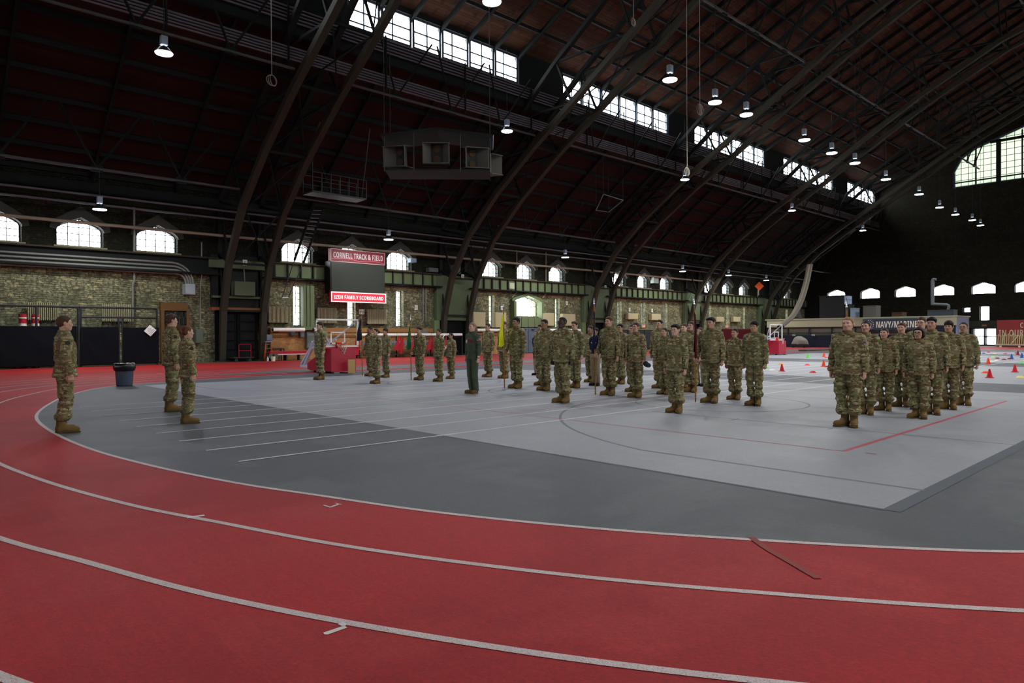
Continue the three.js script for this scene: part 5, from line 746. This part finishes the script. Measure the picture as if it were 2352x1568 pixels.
// ---------------------------------------------------------------- the far end: office shed, banner, carts
{ const U0 = 76, P = (x, y) => onU(x, y, U0), [vr] = P(2198, 724), vl = 37.8, top = P(2198, 724)[1], t = thing('office_shed', 'long low cream roofed shed with a navy lettered board at the far end', 'shed'), creamM = mat('#8f927a', 0.7), navy = mat('#141b2b', 0.6), glass = mat('#6d6f60', 0.5);
  add('side_wall', box(U0 + 0.1, U0 + 4.2, 0, top - 0.1, vr, vr + 0.15), mat('#7f93ad', 0.7), t); add('back_wall', box(U0 + 4.1, U0 + 4.3, 0, top - 0.1, vr, vl), creamM, t); add('roof', box(U0 - 0.15, U0 + 4.4, top - 0.12, top, vr - 0.1, vl + 0.2), creamM, t); const fy = P(2150, 747)[1];
  add('fascia', box(U0 - 0.1, U0 + 0.1, fy, top - 0.1, vr, vl), creamM, t); add('lower_wall', box(U0, U0 + 0.12, 0, 1.35, vr, vl), navy, t); add('door_panel', box(U0 - 0.04, U0, 0, fy, vr + 0.1, vr + 1.9), navy, t); add('upper_wall', box(U0 + 0.3, U0 + 0.4, 1.35, fy, vr, vl), glass, t);
  for (let k = 0; k <= 7; k++) { const v = lerp(vr + 2, vl, k / 7); add('window_post', box(U0 - 0.02, U0 + 0.12, 1.35, fy, v - 0.07, v + 0.07), darkIron, t); } for (const h of [0.35, 1]) add('window_rail', box(U0 - 0.02, U0 + 0.1, lerp(1.35, fy, h) - 0.06, lerp(1.35, fy, h), vr + 2, vl), darkIron, t);
  for (let k = 0; k < 6; k++) { const v = lerp(vr + 5, vl - 1, k / 6); add('vent_hood', rbox(U0 - 0.12, U0, 1.25, 1.45, v - 0.18, v + 0.18, 0.02), greyBox, t); }
  const [va, ya] = P(1984, 733), [vb, yb] = P(2123, 756.5), w = Math.abs(va - vb), bd = thing('lettered_board', 'navy board reading NAVY MARINES with a ring of stars on the shed', 'sign'); add('panel', box(U0 - 0.3, U0 - 0.18, yb, ya, vb, va), navy, bd);
  const f = face(w, ya - yb, lettered(1024, 176, '#1d2a3d', (x) => { fitText(x, 'NAVY/MARINES', 610, 92, 760, 140, '#c9cdb8'); x.strokeStyle = '#c9cdb8'; for (let k = 0; k < 14; k++) { const a = k / 14 * Math.PI * 2; x.fillStyle = '#c9cdb8'; x.beginPath(); x.arc(118 + 74 * Math.cos(a), 88 + 68 * Math.sin(a), 7, 0, 7); x.fill(); } x.fillStyle = '#9a5548'; x.fillRect(80, 62, 78, 50); x.fillStyle = '#3d4a66'; x.fillRect(80, 62, 32, 26); x.fillStyle = '#b9ae9c'; for (let k = 0; k < 3; k++) x.fillRect(80, 74 + k * 14, 78, 5); }), 'lettering', bd); f.rotation.y = -Math.PI / 2; f.position.copy(V3(U0 - 0.305, (ya + yb) / 2, (va + vb) / 2));
  const topBox = (name, x0, x1, y0, m, label, cat, uo = 1.2, y1 = 725) => { const [v0, yy] = onU(x0, y0, U0 + uo), [v1] = onU(x1, y0, U0 + uo), g = thing(name, label, cat); add('body', rbox(U0 + uo, U0 + uo + 1.4, top, Math.max(yy, top + 0.15), Math.min(v0, v1), Math.max(v0, v1), 0.03), m, g); add('lid', box(U0 + uo - 0.03, U0 + uo + 1.43, Math.max(yy, top + 0.15) - 0.06, Math.max(yy, top + 0.15), Math.min(v0, v1) - 0.02, Math.max(v0, v1) + 0.02), m, g); };
  topBox('foam_stack', 1882, 1938, 680, mat('#1b1c1e', 0.9), 'tall stack of dark foam mats on the shed roof', 'mats'); topBox('foam_stack', 1939, 1951, 699, mat('#1b1c1e', 0.9), 'lower dark foam stack under the pale blue boxes', 'mats', 1.25); topBox('carton', 1953, 1963, 707, mat('#6d7c8d', 0.8), 'blue grey carton right of the dark foam stack', 'box'); topBox('wire_crate', 1982, 2012, 702, mat('#4a4843', 0.7), 'pale slatted crate on the shed roof beside the purple flag', 'crate'); topBox('tan_case', 2048, 2072, 717, mat('#3a2616', 0.8), 'low brown case on the shed roof', 'case'); topBox('roof_cooler', 2130, 2190, 712, mat('#2c3338', 0.6), 'grey cooling unit on the shed roof below the white duct', 'machine');
  for (const [y0, y1, l] of [[680, 688, 'upper'], [689, 698, 'lower']]) { const [v0, a] = onU(1939, y0, U0 + 1.3), [v1, b] = onU(1951, y1, U0 + 1.3); solo('blue_carton', rbox(U0 + 1.3, U0 + 2, b, a, v1, v0, 0.02), mat('#7f92a8', 0.8), `${l} pale blue carton on the dark foam stack`, 'box'); }
  { const d = thing('bent_duct', 'white duct rising from the cooling unit and bending at the top', 'duct'), q = (x, y) => { const [v, yy] = onU(x, y, U0 + 2); return V3(U0 + 2, yy, v); }; add('riser', hose([q(2142, 700), q(2142, 670), q(2142, 644)], 0.16, 12, 10), mat('#4d5254', 0.5), d); add('elbow', hose([q(2142, 644), q(2143, 641), q(2151, 642)], 0.12, 10, 8), mat('#4d5254', 0.5), d); add('low_duct', hose([q(2142, 698), q(2160, 699), q(2178, 701), q(2178, 712)], 0.14, 16, 8), mat('#4d5254', 0.5), d); }
  { const [v, y] = onU(1850, 715, U0 + 0.6), h = thing('leaning_board', 'rust coloured board leaning on the shed roof by the furled net', 'board'); add('sheet', beam(V3(U0 + 0.6, top + 0.06, v + 0.6), V3(U0 + 0.6, top + 1.5, v + 1.1), 0.9, 0.05), mat('#4a2c22', 0.8), h); add('edge', beam(V3(U0 + 0.6, top + 0.06, v + 0.55), V3(U0 + 0.6, top + 1.5, v + 1.05), 0.95, 0.02), darkIron, h); } 
  { const [v] = onU(1838, 785, U0 - 2), g = thing('covered_cart', 'grey tarp covered cart in front of the navy lower wall of the shed', 'cart'), q = new THREE.SphereGeometry(0.6, 20, 12, 0, Math.PI * 2, 0, Math.PI / 2), p = q.attributes.position; for (let i = 0; i < p.count; i++) { const k = 1 + 0.25 * (noise3(p.getX(i) * 4, p.getY(i) * 4, p.getZ(i) * 4) - 0.5); p.setXYZ(i, p.getX(i) * k, p.getY(i) * k * 1.5, p.getZ(i) * k * 1.5); } q.computeVertexNormals(); add('cover', q.translate(U0 - 2, 0.35, -v), mat('#7d7b73', 0.9, { side: THREE.DoubleSide }), g); add('base', box(U0 - 2.6, U0 - 1.4, 0.12, 0.4, v - 0.8, v + 0.8), darkIron, g); for (const s of [-0.6, 0.6]) add('wheel', new THREE.CylinderGeometry(0.12, 0.12, 0.06, 12).rotateZ(Math.PI / 2).translate(U0 - 2.4, 0.12, -v + s), darkIron, g); } }
{ const U0 = 91.5, P = (x, y) => onU(x, y, U0), [va, ya] = P(2290, 735), [vb] = P(2460, 735), [, yb] = P(2290, 793), w = va - vb, t = thing('red_banner', 'wide red banner with pale capital letters at the far end', 'banner'); add('cloth', box(U0, U0 + 0.03, yb, ya, vb, va), mat('#7c1a18', 0.8), t); const f = face(w, ya - yb, lettered(1024, 352, '#86201d', (x) => { fitText(x, 'CORNELL', 520, 76, 380, 96, '#c0b494'); fitText(x, 'IN OUR HOUSE', 385, 182, 720, 120, '#c0b494'); }), 'lettering', t); f.rotation.y = -Math.PI / 2; f.position.copy(V3(U0 - 0.01, (ya + yb) / 2, (va + vb) / 2)); for (const v of [va, vb]) add('pole', rod(V3(U0 + 0.1, 0, v), V3(U0 + 0.1, ya + 0.1, v), 0.05), darkIron, t);
  const U1 = 84, [ca] = onU(2284, 790, U1), [cb] = onU(2400, 790, U1), yd = onU(2300, 793, U1)[1], c = thing('stand_cart', 'white wheeled cart packed with upright pale poles before the red banner', 'cart'); add('deck', box(U1, U1 + 1.2, yd, yd + 0.12, cb, ca), mat('#a3a68a', 0.6), c); for (const v of [ca - 0.5, (ca + cb) / 2, cb + 0.5]) { add('caster_fork', box(U1 + 0.05, U1 + 0.15, 0.2, yd, v - 0.05, v + 0.05), galv, c); add('caster', new THREE.CylinderGeometry(0.11, 0.11, 0.06, 14).rotateZ(Math.PI / 2).translate(U1 + 0.1, 0.11, -v), white, c); }
  for (let k = 0; k < 34; k++) { const v = lerp(ca - 0.2, cb + 0.1, k / 33), h = rnd(0.85, 1.15), l = rnd(-0.06, 0.06); solo('pale_pole', rod(V3(U1 + 0.2 + (k % 4) * 0.22, yd + 0.12, v), V3(U1 + 0.2 + (k % 4) * 0.22, yd + 0.12 + h, v + l), 0.035, 6), mat('#b3b78e', 0.6), `${ord[k]} pale upright pole from the left on the white cart before the banner`, 'pole', 'poles on the white cart'); }
  solo('pale_brace', rod(V3(U1 + 0.1, yd + 0.2, ca - 1.4), V3(U1 + 0.1, yd + 1.0, ca - 2.0), 0.035, 6), mat('#c2c69c', 0.6), 'slanting pale pole lying against the others on the white cart', 'pole'); }
{ const v = 36.5, [u0, y0] = onV(1660, 800, v), [u1] = onV(1733, 800, v), t = thing('maroon_curtain', 'dark maroon padded panel standing behind the woman with the long braid', 'panel'); add('panel', rbox(u0, u1, 0.05, onV(1660, 755, v)[1], v, v + 0.15, 0.04), mat('#4a0f18', 0.8), t); for (const u of [u0 + 0.3, u1 - 0.3]) add('foot', box(u - 0.06, u + 0.06, 0, 0.06, v - 0.3, v + 0.4), darkIron, t); }
{ const v = 40.7, [u0] = onV(1420, 790, v), [u1] = onV(1660, 790, v), t = thing('dark_lockers', 'long row of dark lockers under the radiator pipes in the third bay', 'lockers'); const n = 14; for (let k = 0; k < n; k++) { const a = lerp(u0, u1, k / n), b = lerp(u0, u1, (k + 1) / n); const L = add('locker_door', rbox(a + 0.03, b - 0.03, 0.08, 1.95, v - 0.05, v + 0.5, 0.02), mat('#22272b', 0.55), t); add('vent', box(a + 0.25, b - 0.25, 1.6, 1.64, v - 0.065, v - 0.05), darkIron, L); } add('top', box(u0, u1, 1.95, 2.05, v - 0.1, v + 0.55), mat('#5d5a44', 0.8), t); add('plinth', box(u0, u1, 0, 0.09, v, v + 0.5), darkIron, t); }
// ---------------------------------------------------------------- training cones and disc markers
{ const coneG = new THREE.LatheGeometry([[0, 0.012], [0.13, 0.012], [0.13, 0], [0.15, 0], [0.15, 0.025], [0.105, 0.03], [0.03, 0.34], [0.022, 0.35], [0, 0.35]].map((p) => new THREE.Vector2(...p)), 20), discG = new THREE.LatheGeometry([[0.1, 0.004], [0.155, 0], [0.16, 0.006], [0.075, 0.075], [0.055, 0.08], [0.05, 0.07]].map((p) => new THREE.Vector2(...p)), 20);
  const tint = { red: '#c01a22', orange: '#e0471e', green: '#5fce4a', blue: '#1d55a8', yellow: '#d8d06a', white: '#d5d6d0', maroon: '#7d1a22', violet: '#4b3f8a', amber: '#e2872f', lime: '#b6d06a', pink: '#d23f50' }, cm = {}; for (const k in tint) cm[k] = mat(tint[k], 0.55, { side: THREE.DoubleSide });
  const items = [['cone', 'red', 1796, 853], ['cone', 'green', 1856, 822], ['cone', 'orange', 1892.5, 819.5], ['cone', 'orange', 1891.8, 842], ['cone', 'red', 2273, 868], ['cone', 'red', 2331, 855], ['cone', 'orange', 2270, 836], ['cone', 'maroon', 2338, 815], ['cone', 'blue', 2323.7, 824.6], ['cone', 'blue', 2347, 822],
    ['disc', 'amber', 1793.8, 837], ['disc', 'pink', 1854, 839], ['disc', 'orange', 1898, 822], ['disc', 'maroon', 1901.7, 843.5], ['disc', 'amber', 1911, 847], ['disc', 'red', 1867, 856], ['disc', 'white', 1774, 851], ['disc', 'green', 1760, 845], ['disc', 'orange', 2263, 857], ['disc', 'yellow', 2344, 868], ['disc', 'white', 2289, 829.5], ['disc', 'white', 2278, 831], ['disc', 'maroon', 2290.5, 823.5], ['disc', 'lime', 2281, 821], ['disc', 'maroon', 2306, 826.5], ['disc', 'maroon', 2318.7, 825], ['disc', 'green', 2347, 835], ['disc', 'violet', 2259.5, 812], ['disc', 'pink', 2270.5, 809.5], ['disc', 'yellow', 2284, 813], ['disc', 'pink', 2309, 813], ['disc', 'maroon', 2334.8, 811.5]];
  for (const [k, c, x, y] of items) { const same = items.filter((q) => q[0] === k && q[1] === c).sort((a, b) => a[2] - b[2]), i = same.findIndex((q) => q[2] === x && q[3] === y), [u, v] = onFloor(x, y), word = k === 'cone' ? 'training cone' : 'flat disc marker', where = x < 1920 ? 'near the far hoop' : 'at the right by the cart';
    const o = solo(k === 'cone' ? 'training_cone' : 'disc_marker', k === 'cone' ? coneG : discG, cm[c], same.length > 1 ? `${ord[i]} ${c} ${word} from the left on the grey floor` : `single ${c} ${word} standing on the grey floor ${where}`, k === 'cone' ? 'cone' : 'disc marker', 'cones and discs on the floor'); at(o, u, 0.007, v); o.scale.setScalar(0.82); } }
{ const [u0, v0] = onFloor(1812, 806), [u1, v1] = onFloor(1935, 803); solo('rolled_mats', join([rbox(u0, u1, 0.0, 0.16, Math.min(v0, v1), Math.min(v0, v1) + 0.8, 0.05)]), mat('#4f5150', 0.85), 'low grey mats lying on the track before the shed', 'mats'); }
// ---------------------------------------------------------------- the people; x, y of the feet and the top of the head in the picture
function standing(x, head, foot, label, o = {}) {
  const pos = onFloor(x, foot - 1), d = sight(x, head), k = (pos[0] * d.x + pos[1] * -d.z) / (d.x * d.x + d.z * d.z), h = clamp(EYE + k * d.y, 1.55, 1.98);
  const P = person({ label, pos, h: h * 1.004, face: -Math.PI / 2 + (o.turn ?? 0), group: o.group ?? 'people standing in formation', ...o, ...(o.front ? { face: Math.PI / 2 + (o.turn ?? 0) } : {}) });
  return { P, h, pos, head, foot };
}
const S = standing, lead = 'leaders in front of the formation', trio = 'three people facing the formation';
S(151, 725, 994, 'brown haired man in camouflage at the far left edge of the infield facing right', { front: 1, group: trio, tone: 'fair', hair: 'short', hue: 'brown', wide: 1.06 });
S(396, 722, 946, 'tall man with swept up brown hair in camouflage behind the red haired woman', { front: 1, group: trio, tone: 'fair', hair: 'swept', hue: 'brown' });
S(433, 748, 973, 'red haired woman with a low bun in camouflage at the left facing right', { front: 1, group: trio, fem: true, tone: 'pale', hair: 'bun', hue: 'red' });
S(735, 740, 873, 'dark haired man in camouflage standing alone before the red hoop base', { group: lead, tone: 'fair', hair: 'swept', hue: 'dark' });
const bearer1 = S(850, 750, 865, 'flag bearer with glasses holding the small black flag', { kind: 'bearer', tone: 'olive', hair: 'short', hue: 'black', glasses: 1 });
S(864, 754, 882, 'woman with a dark bun in front of the small black flag', { group: lead, fem: true, tone: 'light', hair: 'bun', hue: 'dark' });
S(886, 754, 868, 'young man with a dark fringe just right of the black flag group', { tone: 'fair', hair: 'fringe', hue: 'dark' });
const bearer2 = S(964, 751, 874, 'dark haired flag bearer holding the green flag', { kind: 'bearer', tone: 'fair', hair: 'swept', hue: 'dark' });
S(1008, 755, 877, 'woman with black hair pulled back, right of the green flag', { fem: true, tone: 'tan', hair: 'bun', hue: 'black' });
S(1036, 764, 871, 'short woman with glasses just left of the flight suit', { fem: true, tone: 'tan', hair: 'bun', hue: 'black', glasses: 1 });
S(1086, 740, 905, 'blond woman with a ponytail in a plain dark green flight suit', { group: lead, fem: true, wear: 'suit', tone: 'pale', hair: 'tail', hue: 'blond', watch: 1, flag: 1 });
S(1121, 743, 867, 'man with glasses in camouflage right behind the flight suit', { tone: 'fair', hair: 'short', hue: 'dark', glasses: 1 });
S(1158, 738, 870, 'fair young man half hidden behind the yellow flag', { tone: 'pale', hair: 'short', hue: 'brown' });
const bearer3 = S(1186, 729, 893, 'flag bearer with short curly black hair holding the yellow flag', { kind: 'bearer', tone: 'olive', hair: 'curly', hue: 'black', wide: 1.04 });
S(1233, 759, 863, 'woman in a navy shirt and khaki trousers in the back rank near the gate', { fem: true, wear: 'navy', kind: 'rest', tone: 'fair', hair: 'bun', hue: 'brown' });
S(1242, 745, 886, 'person hidden behind the black haired man left of the tall dark skinned leader', { tone: 'tan', hair: 'short', hue: 'black' });
S(1251, 733, 898, 'black haired brown skinned man left of the tall dark skinned leader', { tone: 'olive', hair: 'short', hue: 'black' });
S(1292, 727, 926, 'tall dark skinned man in camouflage standing ahead of the ranks in the middle', { group: lead, tone: 'dark', hair: 'buzz', hue: 'black', wide: 1.08 });
S(1321, 738, 892, 'brown haired man just right behind the tall dark skinned leader', { tone: 'fair', hair: 'swept', hue: 'brown' });
S(1356, 748, 879, 'person in camouflage hidden behind the woman in navy and khaki', { tone: 'olive', hair: 'short', hue: 'black' });
S(1368, 753, 887, 'woman in a navy shirt, black belt and khaki trousers left of the blue flag', { fem: true, wear: 'navy', kind: 'rest', tone: 'tan', hair: 'curly', hue: 'black' });
const bearer4 = S(1399, 727, 909, 'tall brown haired flag bearer holding the dark blue flag', { kind: 'bearer', tone: 'fair', hair: 'short', hue: 'brown' });
S(1425, 744, 883, 'man with black glasses and a moustache behind the blue flag bearer', { tone: 'light', hair: 'curly', hue: 'black', glasses: 1, stache: 1 });
S(1453, 745, 901, 'person almost wholly hidden behind the brown haired cadet holding a cap', { tone: 'fair', hair: 'short', hue: 'dark' });
S(1461, 740, 914, 'brown haired cadet with a dark cap in the hand, right of the blue flag bearer', { fem: true, tone: 'fair', hair: 'short', hue: 'brown' });
S(1515, 734, 893, 'tall dark haired man behind the small woman in the middle right', { tone: 'fair', hair: 'short', hue: 'black' });
S(1526, 752, 907, 'small woman with dark hair parted back in front of a tall man', { fem: true, tone: 'fair', hair: 'bun', hue: 'dark' });
S(1552, 745, 949, 'short haired leader with a wrist watch ahead of the maroon flag', { group: lead, fem: true, tone: 'pale', hair: 'swept', hue: 'dark', watch: 1 });
S(1572, 743, 893, 'fair man peeking out behind the moustached man', { tone: 'pale', hair: 'short', hue: 'brown' });
S(1588, 738, 902, 'man with a thin moustache left of the maroon flag', { tone: 'fair', hair: 'short', hue: 'brown', stache: 1 });
S(1608, 752, 888, 'person in navy and khaki behind the maroon flag', { wear: 'navy', kind: 'rest', tone: 'pale', hair: 'short', hue: 'brown' });
const bearer5 = S(1633, 729, 926, 'broad dark haired flag bearer holding the maroon flag', { kind: 'bearer', tone: 'light', hair: 'fade', hue: 'black', wide: 1.07 });
S(1688, 754, 919, 'woman with a long black braid over the shoulder', { fem: true, tone: 'light', hair: 'braid', hue: 'black' });
S(1733, 737, 933, 'man with glasses and a black fringe, rightmost of the middle group', { tone: 'light', hair: 'fringe', hue: 'black', glasses: 1 });
S(1948, 727, 981, 'blond woman with a flag shoulder patch, nearest of the right group', { group: lead, fem: true, tone: 'pale', hair: 'bun', hue: 'blond', flag: 1, wide: 1.12 });
const bearer6 = S(1989, 736, 953, 'dark haired woman behind the nearest blond woman, by the purple flag', { kind: 'bearer', fem: true, tone: 'fair', hair: 'bun', hue: 'dark' });
S(2031, 761, 944, 'short dark haired woman in the second rank of the right group', { fem: true, tone: 'fair', hair: 'bun', hue: 'dark', wide: 1.05 });
S(2071, 741, 935, 'brown haired man left behind the woman with glasses and bobbed hair', { tone: 'fair', hair: 'short', hue: 'brown' });
S(2116, 728, 942, 'tall man with glasses looking over the woman with bobbed hair', { tone: 'pale', hair: 'short', hue: 'brown', glasses: 1 });
S(2110, 752, 962, 'woman with glasses and black bobbed hair at the front of the right group', { fem: true, tone: 'light', hair: 'bob', hue: 'black', glasses: 1, watch: 1, wide: 1.06 });
S(2140, 729, 953, 'tall man with thick black hair behind the bobbed woman', { tone: 'light', hair: 'fade', hue: 'black' });
S(2179, 737, 941, 'man with a black fringe second from the right', { tone: 'light', hair: 'fringe', hue: 'black' });
S(2213, 739, 932, 'man with glasses and cropped black hair, rightmost of all', { tone: 'light', hair: 'buzz', hue: 'black', glasses: 1 });
// ---------------------------------------------------------------- guidons
const ashWood = mat('#a06c2c', 0.5), chrome = mat('#b9bcc2', 0.2, { metalness: 0.9 });
function guidon(b, tip, color, label, o = {}) {
  const H = b.h * (b.foot - tip) / (b.foot - b.head) - 0.23;
  const t = thing('guidon', label, 'flag', 'unit flags'), k = b.h * 1.004 / 1.75, face = b.P.rotation.y, lx = -0.262 * k, lz = 0.155 * k;
  t.position.set(b.P.position.x + lx * Math.cos(face) + lz * Math.sin(face), 0.008, b.P.position.z - lx * Math.sin(face) + lz * Math.cos(face)); t.rotation.set(0, face, o.lean ?? 0.012);
  add('staff', new THREE.CylinderGeometry(0.014, 0.016, H - 0.03, 10).translate(0, H / 2, 0), ashWood, t); add('ferrule', new THREE.CylinderGeometry(0.017, 0.012, 0.12, 10).translate(0, 0.06, 0), chrome, t);
  add('spearhead', new THREE.LatheGeometry([[0, 0], [0.018, 0.01], [0.014, 0.05], [0.03, 0.075], [0.012, 0.1], [0.026, 0.13], [0, 0.25]].map((p) => new THREE.Vector2(...p)), 14).scale(1, 1, 0.55).translate(0, H - 0.02, 0), chrome, t);
  const L = o.len ?? 0.62, W = (o.w ?? 0.24) * 1.5, g = new THREE.PlaneGeometry(1, 1, 14, 26), p = g.attributes.position;       // the cloth hangs down the staff in folds
  for (let i = 0; i < p.count; i++) {
    const a = p.getX(i) + 0.5, d = 0.5 - p.getY(i), w = W * (0.25 + 0.75 * Math.sin(Math.min(1, d * 1.25) * Math.PI * 0.62)), tail = a * (0.3 + 0.7 * d);
    p.setXYZ(i, (o.dir ?? 1) * a * w * 0.55 + 0.02 * Math.sin(a * 9 + d * 3), H - 0.12 - d * L * (0.82 + 0.25 * (1 - Math.abs(a - 0.45))) - tail * 0.16, 0.05 * Math.sin(a * 11 + d * 2) * (0.3 + d) + a * w * 0.75);
  }
  g.computeVertexNormals(); const c = add('cloth', g, new THREE.MeshPhysicalMaterial({ color, roughness: 0.85, specularIntensity: 0.3, side: THREE.DoubleSide }), t);
  if (o.mark) { const s = new THREE.PlaneGeometry(0.05, 0.16).translate(0.06, H - 0.42, 0.11); add('emblem', s, mat(o.mark, 0.8, { side: THREE.DoubleSide }), c); }
  return t;
}
guidon(bearer1, 709, '#12151f', 'black guidon hanging on a staff before the left group', { len: 0.7, w: 0.3 });
guidon(bearer2, 723, '#0f5a35', 'green guidon with a blue edge hanging on a staff', { len: 0.68, w: 0.26, mark: '#2f7fa8' });
guidon(bearer3, 690, '#c8cf1e', 'bright yellow guidon hanging on a staff', { len: 0.8, w: 0.44, mark: '#8a9a20' });
guidon(bearer4, 680, '#0e1430', 'dark blue guidon hanging on a staff with a chrome spearhead', { len: 0.8, w: 0.24, mark: '#9a7a3a' });
guidon(bearer5, 679, '#4a0d16', 'maroon guidon hanging on a staff', { len: 0.85, w: 0.26, mark: '#8d8d96' });
guidon(bearer6, 682, '#3a1a7d', 'purple guidon hanging on a staff behind the nearest blond woman', { len: 0.55, w: 0.22 });
{ const [u, v] = onFloor(1478, 913), t = thing('field_cap', 'dark cap held low in the hand of the brown haired cadet', 'cap'); add('crown', new THREE.SphereGeometry(0.08, 14, 8, 0, Math.PI * 2, 0, Math.PI / 2).scale(1, 0.8, 1), mat('#23252e', 0.8), t); add('brim', new THREE.CylinderGeometry(0.09, 0.09, 0.012, 16).translate(0, 0, 0.05), mat('#23252e', 0.8), t); const b = scene.children.find((o) => o.userData.label?.startsWith('brown haired cadet')); const k = b.scale.y; t.position.set(b.position.x + 0.02, 0.79 * k, b.position.z + 0.245 * k); t.rotation.set(0.5, 0.3, 0.3); }

scene.traverse((o) => { if (o.isMesh) { o.castShadow = true; o.receiveShadow = true; } });
renderer.render(scene, camera);
